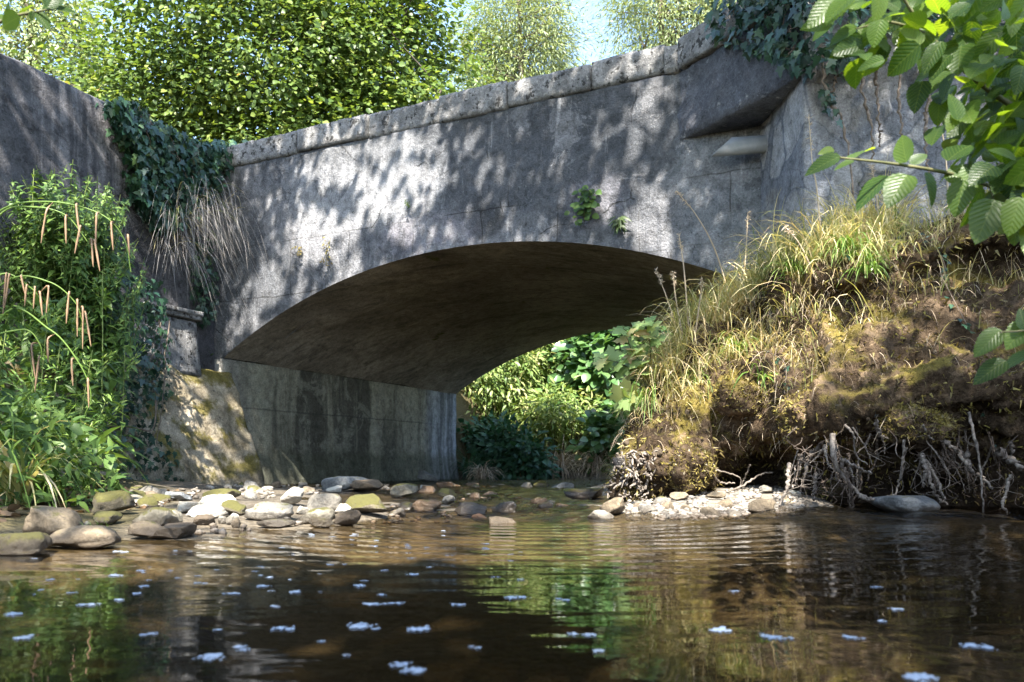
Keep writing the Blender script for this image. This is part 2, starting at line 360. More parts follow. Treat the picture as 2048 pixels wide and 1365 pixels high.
        c = mix(nt, mth(nt, 'MULTIPLY', sm(nt, noise(nt, mapping(nt, ps, (1, 3, 2)), 3.5, 5, .65, .8), .58, .7), .6), c, (.56, .48, .36))
        c = mix(nt, sm(nt, noise(nt, ps, 2.6, 4), .66, .72), c, (.13, .13, .05))
    elif kind == 'mossy':
        up = sep(nt, nd(nt, "NewGeometry").outputs["Normal"])[2]
        c = mix(nt, sm(nt, med, .35, .65), (.23, .19, .125), (.50, .425, .31))
        mo = sm(nt, mth(nt, 'ADD', mth(nt, 'ADD', noise(nt, ps, 5, 4), mth(nt, 'MULTIPLY', up, .35)), mth(nt, 'MULTIPLY', fine, .25)), .72, .90)
        c = mix(nt, mth(nt, 'MULTIPLY', mo, .9), c, mix(nt, fine, (.075, .065, .012), (.22, .18, .035)))
        c = mix(nt, mth(nt, 'MULTIPLY', sm(nt, z, .3, .0), .5), c, (.09, .085, .06))
    if kind not in ('vault',):
        c = mix(nt, mth(nt, 'MULTIPLY', sm(nt, noise(nt, ps, 21, 6, .8), .60, .65), .8), c, (.04, .038, .036))
        c = mix(nt, mth(nt, 'MULTIPLY', sm(nt, fine, .6, .75), .25), c, (.5, .49, .47))
    spk = noise(nt, ps, 75, 6, .8); mot = noise(nt, ps, 13, 6, .75, .4)
    c = mix(nt, 1.0, c, ramp(nt, spk, [(.28, .52), (.5, 1.0), (.72, 1.45)]), 'MULTIPLY')
    c = mix(nt, 1.0, c, ramp(nt, mot, [(.28, .45), (.5, 1.0), (.72, 1.45)]), 'MULTIPLY')
    h = mth(nt, 'ADD', mth(nt, 'ADD', mth(nt, 'MULTIPLY', med, 1.2), mth(nt, 'MULTIPLY', fine, .8)), mth(nt, 'ADD', mth(nt, 'MULTIPLY', grit, .4), mth(nt, 'MULTIPLY', mot, .6)))
    finish(nt, c, .93, bump(nt, h, 1.0, .028 if kind in ('coping', 'mossy') else .022), .2)
    return m
for k in ('face', 'dark', 'coping', 'corbel', 'wall', 'abut', 'vault', 'mossy'): M['c_' + k] = concrete("concrete_" + k, k)

def rockmat(name, c0, c1, moss=0.0, rough=.8, wet=False, pore=.35):
    m, nt = newmat(name)
    tc = nd(nt, "TexCoord").outputs["Object"]; ri = nd(nt, "ObjectInfo").outputs["Random"]; ps = pos(nt)
    n1 = noise(nt, ps, 16, 7, .7); n2 = noise(nt, ps, 90, 5, .75)
    c = mix(nt, sm(nt, n1, .3, .7), c0, c1); c = mix(nt, 1.0, c, ramp(nt, n2, [(.3, .6), (.5, 1.0), (.7, 1.35)]), 'MULTIPLY')
    c = mix(nt, mth(nt, 'MULTIPLY', sm(nt, noise(nt, ps, 26, 4, .7), .58, .68), pore), c, tuple(x * .45 for x in c0))
    c = mix(nt, 1.0, c, ramp(nt, ri, [(0, (.7, .66, .6)), (.5, (.95, .92, .86)), (1, (1.1, 1.08, 1.05))]), 'MULTIPLY')
    c = mix(nt, mth(nt, 'MULTIPLY', sm(nt, noise(nt, ps, 5, 5, .7, .6), .5, .62), .45), c, tuple(x * .5 for x in c0))
    if moss:
        up = sep(nt, nd(nt, "NewGeometry").outputs["Normal"])[2]
        f = sm(nt, mth(nt, 'ADD', mth(nt, 'MULTIPLY', up, .45), mth(nt, 'ADD', n1, mth(nt, 'MULTIPLY', n2, .3))), 1.12 - moss * .5, 1.3 - moss * .5)
        c = mix(nt, f, c, mix(nt, n2, (.035, .035, .008), (.14, .125, .025)))
    # damp, algae-brown foot near the water line
    z = sep(nt, ps)[2]
    w = sm(nt, mth(nt, 'ADD', z, mth(nt, 'MULTIPLY', mth(nt, 'SUBTRACT', n1, .5), .08)), .06, .02)
    c = mix(nt, mth(nt, 'MULTIPLY', w, .8), c, (.05, .036, .022))
    rg = mth(nt, 'SUBTRACT', rough, mth(nt, 'MULTIPLY', w, .4)) if not wet else .18
    finish(nt, c, rg, bump(nt, mth(nt, 'ADD', n1, mth(nt, 'MULTIPLY', n2, .6)), 1.0, .016), .5)
    return m
M['pale'] = rockmat("pale_limestone", (.44, .42, .37), (.68, .65, .59), .12, .85, pore=.3)
M['grey'] = rockmat("grey_stone", (.17, .162, .145), (.35, .33, .295), .2)
M['tan'] = rockmat("tan_stone", (.17, .135, .09), (.31, .25, .175), .1)
M['brown'] = rockmat("brown_porous_stone", (.09, .065, .042), (.20, .155, .105), .0, pore=.6)
M['mossrock'] = rockmat("moss_grown_stone", (.085, .072, .045), (.19, .165, .115), .8)
M['halfmoss'] = rockmat("half_mossy_stone", (.18, .165, .125), (.36, .335, .275), .5)
M['wetdark'] = rockmat("dark_wet_stone", (.025, .024, .024), (.07, .06, .052), .1, wet=True)
M['wetbrown'] = rockmat("brown_wet_stone", (.09, .06, .035), (.20, .13, .08), .1, wet=True)
M['orange'] = rockmat("orange_stone", (.40, .17, .08), (.5, .25, .13), 0)
M['slate'] = rockmat("blue_grey_slab", (.10, .11, .12), (.24, .25, .255), .1)

def soilmat():
    m, nt = newmat("mossy_earth"); ps = pos(nt)
    n1 = noise(nt, ps, 3.2, 6, .65); n2 = noise(nt, ps, 22, 5, .7); n3 = noise(nt, ps, 95, 3, .7)
    up = sep(nt, nd(nt, "NewGeometry").outputs["Normal"])[2]
    c = mix(nt, sm(nt, n2, .3, .7), (.036, .024, .015), (.15, .105, .066))
    c = mix(nt, sm(nt, mth(nt, 'ADD', n1, mth(nt, 'MULTIPLY', up, .14)), .55, .68), c, mix(nt, n2, (.08, .064, .017), (.29, .225, .06)))
    c = mix(nt, mth(nt, 'MULTIPLY', sm(nt, noise(nt, ps, 6.5, 4), .57, .66), .8), c, (.28, .195, .12))
    c = mix(nt, mth(nt, 'MULTIPLY', sm(nt, noise(nt, ps, 1.7, 4), .5, .64), .7), c, (.028, .02, .013))
    c = mix(nt, mth(nt, 'MULTIPLY', sm(nt, sep(nt, ps)[2], .42, .12), .75), c, (.022, .016, .011))  # low earth darkened: shade of the undercut hollow put into the colour
    h = mth(nt, 'ADD', n2, mth(nt, 'MULTIPLY', n3, .5))
    finish(nt, c, .96, bump(nt, h, 1.0, .035), .1)
    return m
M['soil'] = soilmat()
def groundmat():
    m, nt = newmat("creek_gravel"); ps = pos(nt)
    z = sep(nt, ps)[2]; n1 = noise(nt, ps, 2.5, 5, .6); n2 = noise(nt, ps, 45, 4, .7)
    v = nd(nt, "TexVoronoi", {"Vector": ps, "Scale": 42.0}); v2 = nd(nt, "TexVoronoi", {"Vector": ps, "Scale": 19.0})
    cell = sep(nt, v.outputs["Color"])[0]
    g = ramp(nt, cell, [(0, (.12, .10, .08)), (.5, (.26, .23, .19)), (1, (.46, .42, .36))])
    g = mix(nt, mth(nt, 'MULTIPLY', sm(nt, v.outputs["Distance"], .25, .6), .6), g, (.13, .11, .085))
    sand = mix(nt, n2, (.13, .11, .085), (.27, .235, .19))
    c = mix(nt, sm(nt, n1, .42, .58), g, sand)
    bed = mix(nt, sm(nt, n2, .3, .7), (.085, .066, .042), (.23, .185, .125))
    bed = mix(nt, sm(nt, z, -.06, -.14), bed, (.045, .033, .017))
    damp = sm(nt, mth(nt, 'ADD', sep(nt, ps)[0], mth(nt, 'MULTIPLY', mth(nt, 'SUBTRACT', n1, .5), .5)), .35, .1)
    c = mix(nt, mth(nt, 'MULTIPLY', damp, .8), c, mix(nt, n2, (.035, .026, .017), (.14, .115, .08)))
    c = mix(nt, sm(nt, z, .02, -.015), c, bed)
    far = mix(nt, n2, (.05, .04, .02), (.12, .10, .045))
    c = mix(nt, sm(nt, mth(nt, 'ADD', z, mth(nt, 'MULTIPLY', mth(nt, 'SUBTRACT', n1, .5), .12)), .10, .17), c, far)
    xy = sep(nt, ps); lft = mth(nt, 'ADD', mth(nt, 'ADD', xy[0], mth(nt, 'MULTIPLY', xy[1], .43)), mth(nt, 'MULTIPLY', mth(nt, 'SUBTRACT', n1, .5), .9))
    c = mix(nt, mth(nt, 'MULTIPLY', sm(nt, lft, .12, -.12), sm(nt, z, -.01, .03)), c, far)
    h = mth(nt, 'ADD', mth(nt, 'MULTIPLY', v.outputs["Distance"], -1.0), mth(nt, 'MULTIPLY', n2, .5))
    finish(nt, c, .9, bump(nt, h, .8, .02), .25)
    return m
M['ground'] = groundmat()
def watermat():
    m, nt = newmat("creek_water"); ps = pos(nt); s = sep(nt, ps)
    # rings spreading from the riffle mouth, broken by slow noise; small chop on top
    w = mapping(nt, ps, (1, 1, 0), (-.15, -3.75, 0))
    wv = nd(nt, "TexWave", {"Vector": w, "Scale": 2.4, "Distortion": 3.2, "Detail": 3.0, "Detail Scale": 1.2, "Detail Roughness": .6}, wave_type='RINGS', rings_direction='SPHERICAL').outputs["Fac"]
    near = sm(nt, s[1], 1.1, 2.9)
    slow = noise(nt, mapping(nt, ps, (1, 2.2, 1)), 2.2, 3, .5, .4)
    chop = noise(nt, mapping(nt, ps, (1, 2.0, 1)), 9.0, 3, .55, .3)
    turb = noise(nt, ps, 22, 5, .65, .8)
    rif = mth(nt, 'MULTIPLY', sm(nt, s[1], 3.2, 3.7), 1.0)
    h = mth(nt, 'ADD', mth(nt, 'MULTIPLY', slow, .0042), mth(nt, 'MULTIPLY', mth(nt, 'MULTIPLY', wv, near), .0026))
    h = mth(nt, 'ADD', h, mth(nt, 'MULTIPLY', mth(nt, 'MULTIPLY', chop, mth(nt, 'ADD', mth(nt, 'MULTIPLY', near, .85), .15)), .0017))
    h = mth(nt, 'ADD', h, mth(nt, 'MULTIPLY', mth(nt, 'MULTIPLY', turb, rif), .030))
    nrm_ = bump(nt, h, 1.0, 1.0)
    fr = nd(nt, "Fresnel", {"IOR": 1.33, "Normal": nrm_})
    gl = nd(nt, "BsdfGlossy", {"Color": (.97, .98, 1.0), "Roughness": .015, "Normal": nrm_})
    tr = nd(nt, "BsdfTransparent", {"Color": (.74, .68, .55)})
    o = nd(nt, "MixShader", {0: fr.outputs[0], 1: tr.outputs[0], 2: gl.outputs[0]})
    nd(nt, "OutputMaterial", {"Surface": o.outputs[0]})
    return m
M['water'] = watermat()
def plain(name, c0, c1, scale=20, rough=.8, spec=.3, b=.006):
    m, nt = newmat(name); ps = pos(nt); n = noise(nt, ps, scale, 5, .65)
    finish(nt, mix(nt, sm(nt, n, .3, .7), c0, c1), rough, bump(nt, n, .7, b), spec)
    return m
M['bark'] = plain("bark", (.06, .048, .035), (.16, .13, .10), 25)
M['twig'] = plain("green_twig", (.07, .075, .03), (.14, .13, .06), 30)
M['vine'] = plain("vine_stem", (.10, .075, .055), (.24, .19, .15), 40)
M['root'] = plain("washed_root", (.085, .068, .055), (.28, .24, .20), 55, .85)
M['rootdark'] = plain("damp_root", (.04, .03, .022), (.15, .115, .09), 55, .7)
M['pipe'] = plain("grey_plastic_pipe", (.17, .18, .19), (.24, .25, .26), 8, .45, .5, .001)
M['pipein'] = plain("pipe_inside", (.05, .045, .04), (.10, .09, .075), 12, .8)
M['stem'] = plain("green_stem", (.11, .16, .04), (.2, .24, .08), 18, .6)
M['asphalt'] = plain("road_asphalt", (.045, .045, .045), (.07, .07, .068), 40)
def foammat():
    m, nt = newmat("foam_bubbles")
    p = nd(nt, "BsdfPrincipled", {"Base Color": (.62, .69, .79), "Roughness": .3, "Specular IOR Level": .6})  # white foam tinted blue: the sky it reflects is put into the colour
    t = nd(nt, "BsdfTransparent", {"Color": (.9, .92, .95)})
    s = nd(nt, "MixShader", {0: .5, 1: p.outputs[0], 2: t.outputs[0]})
    nd(nt, "OutputMaterial", {"Surface": s.outputs[0]})
    return m
M['foam'] = foammat()

# ------------------------------------------------------------------ layout of the bridge
UX = nrm([.895, -.446, 0]); BX = np.array([-UX[1], UX[0], 0])          # along the face, along the barrel
C0 = np.array([(430 - 1024) / F * 8.0, 8.0, 0])                          # left corner of the face
ARC_T, ARC_Z, ARC_R = 2.771, -3.036, 5.055
T0, T1, ZS, DEPTH = .108, 5.434, 1.255, 4.4
ZCOP, ZTOP = 3.06, 3.27
def fp(t, z, d=0.0):
    t, z, d = np.broadcast_arrays(np.asarray(t, float), np.asarray(z, float), np.asarray(d, float))
    return C0 + t[..., None] * UX + d[..., None] * BX + z[..., None] * np.array([0, 0, 1.0])
def arcz(t): return ARC_Z + np.sqrt(np.maximum(ARC_R ** 2 - (np.asarray(t) - ARC_T) ** 2, 0))
WL = nrm([-.42, -.907, 0]); WLN = np.array([.907, -.42, 0])            # left wing wall: direction towards us, outward normal
WR0, WR1 = np.array([1.71, 5.73, 0]), np.array([1.76, 5.0, 0])          # right wing wall: first leg, then turns outward
WR2 = np.array([5.2, 4.98, 0])
BLK0 = np.array([1.207, 5.975, 0]); BLKD = nrm([.512, -.859, 0])        # corbelled block across the corner

# ------------------------------------------------------------------ ground
CP = np.array([
 (-1.40,2.28,0),(-1.10,2.39,0),(-1.03,2.66,-.0),(-.96,2.94,0),(-.79,3.09,0),(-.58,3.19,0),(.297,3.39,-.005),(.56,3.39,0),(.88,3.45,0),(1.27,3.79,.0),
 (0,1.5,-.3),(-.4,2.0,-.2),(.5,2.5,-.24),(1.2,2.6,-.3),(1.8,3.3,-.2),(2.2,2.5,-.35),(0,.5,-.4),(0,-2,-.5),(1.5,1,-.4),(-1,1,-.3),(-1.1,1.9,-.12),(-.5,2.7,-.09),(.3,3.0,-.08),(.8,3.1,-.1),
 (-.25,3.3,-.05),(0,3.6,-.04),(.1,4.2,-.03),(.15,5,-.015),(.3,6,-.01),(.6,7.5,-.02),(.9,7.6,-.02),(.0,6.6,-.01),(1.0,9,-.03),(1.3,10.5,-.03),(.5,9,-.02),(.0,3.2,-.06),
 (-.75,3.6,.03),(-1.0,3.6,.05),(-1.4,4.2,.06),(-1.8,5.5,.07),(-2.4,6.8,.05),(-2.4,7.6,.03),(-1.7,8.3,.03),(-1.0,7.5,.04),(-.6,6,.03),(-.3,5,.03),(-.25,4,.02),(-1.5,9.3,.015),(-.9,10.8,.015),(0,10.5,.0),(-.5,4.4,.03),(-1.2,6.5,.06),
 (-1.5,2.6,.0),(-1.8,2.5,.03),(-1.95,3.1,.07),(-2.3,4,.14),(-2.6,5,.16),(-2.7,6.1,.12),(-2,1.6,.03),(-2.3,.5,.25),(-2.4,-2,.35),(-3.2,3,.45),(-3.4,0,.6),(-1.45,3.2,.04),
 (.6,3.8,.035),(1,4.2,.06),(1.4,4.5,.08),(1.3,5.0,.10),(.5,4.3,.03),(.33,4.0,.0),(.28,4.6,.015),(2,4.3,-.03),(2.5,4.2,-.05),(3.2,3,-.2),(1.2,5.6,.2),(1.9,6.2,.4),(1.6,7.5,.35),(2.2,9,.4),(2.9,9.8,.5),(1.2,6.6,.12),
 (3.4,1,.2),(3.5,-2,.2),(0,-8,-.4),(-4,-8,.8),(5,-8,.8)])
def _line_side(X, Y, p, d): return (X - p[0]) * (-d[1]) + (Y - p[1]) * d[0]
def zground(X, Y):
    X = np.asarray(X, float); Y = np.asarray(Y, float); sh = X.shape; x = X.ravel(); y = Y.ravel()
    num = np.zeros(len(x)); den = np.zeros(len(x))
    for a, b, c in CP:
        w = 1 / ((x - a) ** 2 + (y - b) ** 2 + .012) ** 1.6; num += w * c; den += w
    z = num / den
    # beyond the bridge the far banks climb; behind the wing walls the land is at road height
    dpt = (x - C0[0]) * BX[0] + (y - C0[1]) * BX[1]; tt = (x - C0[0]) * UX[0] + (y - C0[1]) * UX[1]
    rise = np.clip((dpt - 5.6) * .30, 0, 2.2); z = np.where(dpt > 4.4, np.maximum(z, rise), z)
    sl = np.clip((-(tt - .1)) / 1.2, 0, 1); z = np.where((dpt > 4.4), np.maximum(z, sl * 2.2), z)
    sr = np.clip((tt - 4.6) / 2.2, 0, 1); z = np.where((dpt > 4.4), np.maximum(z, sr * 2.2), z)
    # behind left wing wall / abutment
    nl = (x - C0[0]) * WLN[0] + (y - C0[1]) * WLN[1]
    z = np.where((nl < -.18) & (dpt <= 4.4) & (tt < -.25), 2.35, z)
    z = np.where((tt < -.3) & (dpt > .2) & (dpt <= 4.4), 2.35, z)
    z = np.where((tt > 5.75) & (dpt > .3) & (dpt <= 4.4), 2.35, z)
    z = np.where((y > 5.15) & (x > 1.95) & (dpt <= .3), 2.35, z)
    far = np.clip((np.maximum(np.abs(x) - 5.5, -y - 6)) / 3, 0, 1)
    z = np.where(y < 12, z + (2.3 - z) * far, z)
    return z.reshape(sh)
def axis(segs):
    out = [segs[0][0]]
    for a, b, st in segs: out += list(np.linspace(a, b, max(1, int(round(abs(b - a) / st))) + 1)[1:])
    return np.array(out)
gx = axis([(-90, -20, 14), (-20, -5, 1.5), (-5, -3, .25), (-3, 3, .045), (3, 5, .25), (5, 20, 1.5), (20, 90, 14)])
gy = axis([(-60, -8, 13), (-8, -1, 1), (-1, 1, .2), (1, 7, .045), (7, 12.6, .12), (12.6, 24, .6), (24, 120, 12)])
GX, GY = np.meshgrid(gx, gy, indexing='ij'); GZ = zground(GX, GY)
gv = np.stack([GX, GY, GZ], -1).reshape(-1, 3)
nearm = (np.abs(gv[:, 0]) < 3.2) & (gv[:, 1] > .8) & (gv[:, 1] < 13)
def gnoise(X, Y): return .007 * fbm(np.stack([X, Y, np.zeros_like(X)], 1), 4.5, 4, 1)
def zsurf(X, Y): X, Y = np.atleast_1d(np.asarray(X, float)), np.atleast_1d(np.asarray(Y, float)); return zground(X, Y) + gnoise(X, Y)
gv[nearm, 2] += gnoise(gv[nearm, 0], gv[nearm, 1])
_GZ = gv[:, 2].reshape(len(gx), len(gy))
def zgrid(X, Y):
    i = np.clip(np.searchsorted(gx, X) - 1, 0, len(gx) - 2); j = np.clip(np.searchsorted(gy, Y) - 1, 0, len(gy) - 2)
    u = (X - gx[i]) / (gx[i + 1] - gx[i]); v = (Y - gy[j]) / (gy[j + 1] - gy[j])
    return _GZ[i, j] * (1 - u) * (1 - v) + _GZ[i + 1, j] * u * (1 - v) + _GZ[i, j + 1] * (1 - u) * v + _GZ[i + 1, j + 1] * u * v
def ground_hit(px, py):
    """distance at which the sight line of a photo point meets the ground (or the shallow water level)"""
    px, py = np.atleast_1d(np.asarray(px, float)), np.atleast_1d(np.asarray(py, float)); Ys = np.arange(1.5, 12.5, .02)
    X = (px[:, None] - 1024) / F * Ys; z = H + (HZ - py[:, None]) / F * Ys; below = z <= np.maximum(zgrid(X, np.broadcast_to(Ys, X.shape)), np.clip((Ys - 3.25) / 2.6, 0, 1) * .042 - .02)
    return np.where(below.any(1), Ys[below.argmax(1)], 12.0)
tag(obj("ground", gv, [gridfaces(len(gx), len(gy))], M['ground']), kind="structure")

# ------------------------------------------------------------------ water
def zwater(X, Y): return np.clip((np.asarray(Y, float) - 3.25) / 2.6, 0, 1) * .042 + np.asarray(X, float) * 0
wx = axis([(-8, -3, .5), (-3, 3.4, .04), (3.4, 6, .5)]); wy = axis([(-8, .5, .5), (.5, 3, .06), (3, 8, .025), (8, 13, .1)])
WXg, WYg = np.meshgrid(wx, wy, indexing='ij'); WZ = zwater(WXg, WYg)
wv = np.stack([WXg, WYg, WZ], -1).reshape(-1, 3)
rm = (wv[:, 1] > 3.25) & (wv[:, 1] < 9) & (np.abs(wv[:, 0] - .1) < 2)
amp = np.clip((wv[rm, 1] - 3.25) / .35, 0, 1) * np.clip((9 - wv[rm, 1]) / 3, 0, 1)
wv[rm, 2] += amp * (.018 * fbm(wv[rm] * np.array([1, .8, 0]), 7, 3, 5) + .007)
tag(obj("water", wv, [gridfaces(len(wx), len(wy))], M['water']), kind="structure")

# ------------------------------------------------------------------ walls
def sweepwall(name, path, section, mat, parent=None, step=.05, amp=.008, seed=1, scale=7, normal=None, lump=None):
    """closed solid: section (offset outward, z) swept along a plan path; displaced a little"""
    pth = resample(np.array(path, float)[:, :2], step); sec = resample(np.vstack([section, section[:1]]), step)[:-1]
    d = nrm(np.gradient(pth, axis=0)); n2 = np.stack([-d[:, 1], d[:, 0]], 1) if normal is None else np.broadcast_to(np.array(normal, float)[:2], pth.shape)
    V = np.zeros((len(pth), len(sec), 3)); V[..., :2] = pth[:, None] + n2[:, None] * sec[None, :, :1]; V[..., 2] = sec[None, :, 1]
    nu, nv = len(pth), len(sec); L = np.r_[0, np.cumsum(np.linalg.norm(np.diff(pth, axis=0), axis=1))]
    uv = np.zeros((nu, nv, 2)); uv[..., 0] = L[:, None]; uv[..., 1] = sec[None, :, 1]
    V = V.reshape(-1, 3)
    i, j = np.meshgrid(np.arange(nu - 1), np.arange(nv), indexing='ij')
    a = (i * nv + j).ravel(); b = (i * nv + (j + 1) % nv).ravel()
    f = np.stack([a, b, b + nv, a + nv], 1)
    N = vnormals(V, [f])
    cen = V.mean(0)
    disp = amp * fbm(V, scale, 4, seed)
    if lump is not None: disp = disp + lump(V)
    V = V + N * disp[:, None]
    # caps
    caps = []
    for k, rev in ((0, False), (nu - 1, True)):
        q = np.arange(nv) + k * nv; caps.append((q[::-1] if rev else q)[None])
    me = mesh(name, V, [f] + caps, uv.reshape(-1, 2))
    o = link(name, me, mat, parent, True)
    return fixn(o)
def fixn(o):
    import bmesh
    bm = bmesh.new(); bm.from_mesh(o.data); bmesh.ops.recalc_face_normals(bm, faces=bm.faces[:]); bm.to_mesh(o.data); bm.free()
    return o
bridge = thing("arch_bridge", "old grey concrete arch bridge spanning the creek, stained and sun dappled", "bridge")
def spandrel(d0, thick, sgn):
    ts = axis([(0, .108, .036), (.108, 5.434, .04), (5.434, 6.2, .1)]); nz = 48
    low = np.where((ts <= T0) | (ts >= T1), ZS, arcz(ts)); s = np.linspace(0, 1, nz)
    Zg = low[:, None] + (ZCOP - low[:, None]) * s[None]
    Tg = np.repeat(ts[:, None], nz, 1)
    V = fp(Tg, Zg, d0).reshape(-1, 3)
    fade = np.minimum(1, np.repeat(s[None], len(ts), 0).ravel() * 9)
    V += (-BX * sgn)[None] * (fade * (.012 * fbm(V, 2.2, 3, 2) + .006 * fbm(V, 11, 3, 3)))[:, None]
    Vb = fp(Tg[:, [0, -1]], Zg[:, [0, -1]], d0 + sgn * thick).reshape(-1, 3)
    nu = len(ts); f = gridfaces(nu, nz, sgn < 0); nb = len(V)
    i = np.arange(nu - 1)
    top = np.stack([i * nz + nz - 1, (i + 1) * nz + nz - 1, nb + (i + 1) * 2 + 1, nb + i * 2 + 1], 1)
    back = np.stack([nb + i * 2 + 1, nb + (i + 1) * 2 + 1, nb + (i + 1) * 2, nb + i * 2], 1)
    uv = np.concatenate([np.stack([Tg, Zg], -1).reshape(-1, 2), np.stack([Tg[:, [0, -1]], Zg[:, [0, -1]]], -1).reshape(-1, 2)])
    return obj("spandrel_wall", np.vstack([V, Vb]), [f, top, back], M['c_face'], bridge, True, uv)
spandrel(0.0, .42, 1)
tag(spandrel(DEPTH, .42, -1), "spandrel wall on the far side")
# vault
th0 = math.asin((T0 - ARC_T) / ARC_R); th1 = math.asin((T1 - ARC_T) / ARC_R)
th = np.linspace(th0, th1, 110); dd = np.linspace(0, DEPTH, 90); TH, DD = np.meshgrid(th, dd, indexing='ij')
Vv = fp(ARC_T + ARC_R * np.sin(TH), ARC_Z + ARC_R * np.cos(TH), DD).reshape(-1, 3)
ed = np.minimum(1, np.minimum(DD, DEPTH - DD) * 6).ravel()
Vv[:, 2] += ed * (.016 * fbm(Vv, 1.6, 3, 8) + .006 * fbm(Vv, 8, 3, 9))
Vt = fp(ARC_T + ARC_R * np.sin(TH), ARC_Z + .25 + ARC_R * np.cos(TH), np.clip(DD, .43, DEPTH - .43)).reshape(-1, 3)
obj("vault", np.vstack([Vv, Vt]), [gridfaces(110, 90), gridfaces(110, 90, True, len(Vv))], M['c_vault'], bridge)
# abutments: the inner faces carry the texture (u along the barrel)
def abutment(ta, tb, za, zb):
    sgn = 1 if ta < tb else -1
    ds = np.linspace(0, DEPTH, 90); zs = np.linspace(za, zb, 32); D_, Z_ = np.meshgrid(ds, zs, indexing='ij')
    V = fp(np.full(D_.shape, tb), Z_, D_).reshape(-1, 3); e = (np.minimum(1, D_ * 8) * np.minimum(1, (zb - Z_) * 8)).ravel()
    V += (UX * sgn)[None] * (e * (.018 * fbm(V, 2.5, 3, 4) + .007 * fbm(V, 10, 3, 6)))[:, None]
    V += (UX * sgn)[None] * (np.clip(.38 - Z_.ravel(), 0, .5) * .14)[:, None] * e[:, None]
    Vb = fp(np.full(D_[:, [0, -1]].shape, ta), Z_[:, [0, -1]], D_[:, [0, -1]]).reshape(-1, 3)
    nb = len(V); nu, nz = 90, 32; i = np.arange(nu - 1)
    f = gridfaces(nu, nz)
    top = np.stack([i * nz + nz - 1, (i + 1) * nz + nz - 1, nb + (i + 1) * 2 + 1, nb + i * 2 + 1], 1)
    ends = []
    for k in (0, nu - 1):
        ends.append(np.array([list(range(k * nz, k * nz + nz)) + [nb + k * 2 + 1, nb + k * 2]]))
    back = np.stack([nb + i * 2, nb + (i + 1) * 2, nb + (i + 1) * 2 + 1, nb + i * 2 + 1], 1)
    uv = np.concatenate([np.stack([D_, Z_], -1).reshape(-1, 2), np.stack([D_[:, [0, -1]], Z_[:, [0, -1]]], -1).reshape(-1, 2)])
    return fixn(obj("abutment", np.vstack([V, Vb]), [f, top, back] + ends, M['c_abut'], bridge, True, uv))
abutment(-.3, T0, -.3, ZS); abutment(T1 + .5, T1, -.3, ZS)
# coping stones
def rough_block(name, a, b, off0, off1, z0, z1, axis_d, out_d, mat, parent, seed, step=.03, amp=.007):
    """box from a to b along axis_d, out from off0 to off1 along out_d, worn on its edges"""
    L = np.linalg.norm(b - a); sec = np.array([(off0, z0), (off0, z1), (off1, z1), (off1, z0)], float)
    c = sec.mean(0); r = .010; pts = []
    for k in range(4):
        p, q, s = sec[k - 1], sec[k], sec[(k + 1) % 4]
        pts += [q + nrm(p - q) * r, q + nrm(nrm(p - q) + nrm(s - q)) * r * .55, q + nrm(s - q) * r]
    sec = resample(np.vstack([pts, pts[:1]]), step)[:-1]
    n = max(4, int(L / step)); ss = np.r_[0, np.linspace(.012, L - .012, n), L]; nv = len(sec)
    V = np.zeros((len(ss), nv, 3)); sc = np.ones(len(ss)); sc[[0, -1]] = .97
    for k, s in enumerate(ss):
        q = c + (sec - c) * np.array([1, sc[k]]) ; V[k] = a + axis_d * s + out_d * q[:, :1] + np.array([0, 0, 1.0]) * q[:, 1:]
    V = V.reshape(-1, 3); i, j = np.meshgrid(np.arange(len(ss) - 1), np.arange(nv), indexing='ij')
    A_ = (i * nv + j).ravel(); B_ = (i * nv + (j + 1) % nv).ravel(); f = np.stack([A_, B_, B_ + nv, A_ + nv], 1)
    N = vnormals(V, [f]); V = V + N * (amp * fbm(V, 6, 4, seed) + amp * .6 * fbm(V, 24, 2, seed + .5))[:, None]
    uv = np.stack([(V - a) @ axis_d, V[:, 2]], 1)
    o = obj(name, V, [f, np.arange(nv)[None], (np.arange(nv) + (len(ss) - 1) * nv)[None]], mat, parent, True, uv)
    return fixn(o)
for k, (pa, pb) in enumerate(zip([424, 598, 738, 880, 1017, 1183, 1330], [598, 738, 880, 1017, 1183, 1330, 1362])):
    def tt(px): kx = (px - 1024) / F; return (kx * C0[1] - C0[0]) / (UX[0] - kx * UX[1])
    ta, tb = tt(pa) + .005, tt(pb) - .005
    jit = .012 * math.sin(k * 2.3)
    rough_block("coping_stone", fp(ta, 0), fp(tb, 0), -.42, 0.022 + jit, ZCOP + .002 + .008 * math.sin(k * 1.7), ZTOP + .012 * math.sin(k * 2.9), UX, -BX, M['c_coping'], bridge, k + 1)
rough_block("coping_stone", fp(-.1, 0, DEPTH), fp(6.0, 0, DEPTH), -.42, .05, ZCOP + .002, ZTOP, UX, BX, M['c_coping'], bridge, 11)
# road deck between the parapets
dV = np.vstack([fp([-.3, 6.3, 6.3, -.3], [2.46] * 4, [.425, .425, DEPTH - .425, DEPTH - .425]), fp([-.3, 6.3, 6.3, -.3], [2.30] * 4, [.425, .425, DEPTH - .425, DEPTH - .425])])
obj("road_deck", dV, [np.array([(0, 1, 2, 3), (4, 7, 6, 5), (0, 4, 5, 1), (1, 5, 6, 2), (2, 6, 7, 3), (3, 7, 4, 0)])], M['asphalt'], bridge, False)
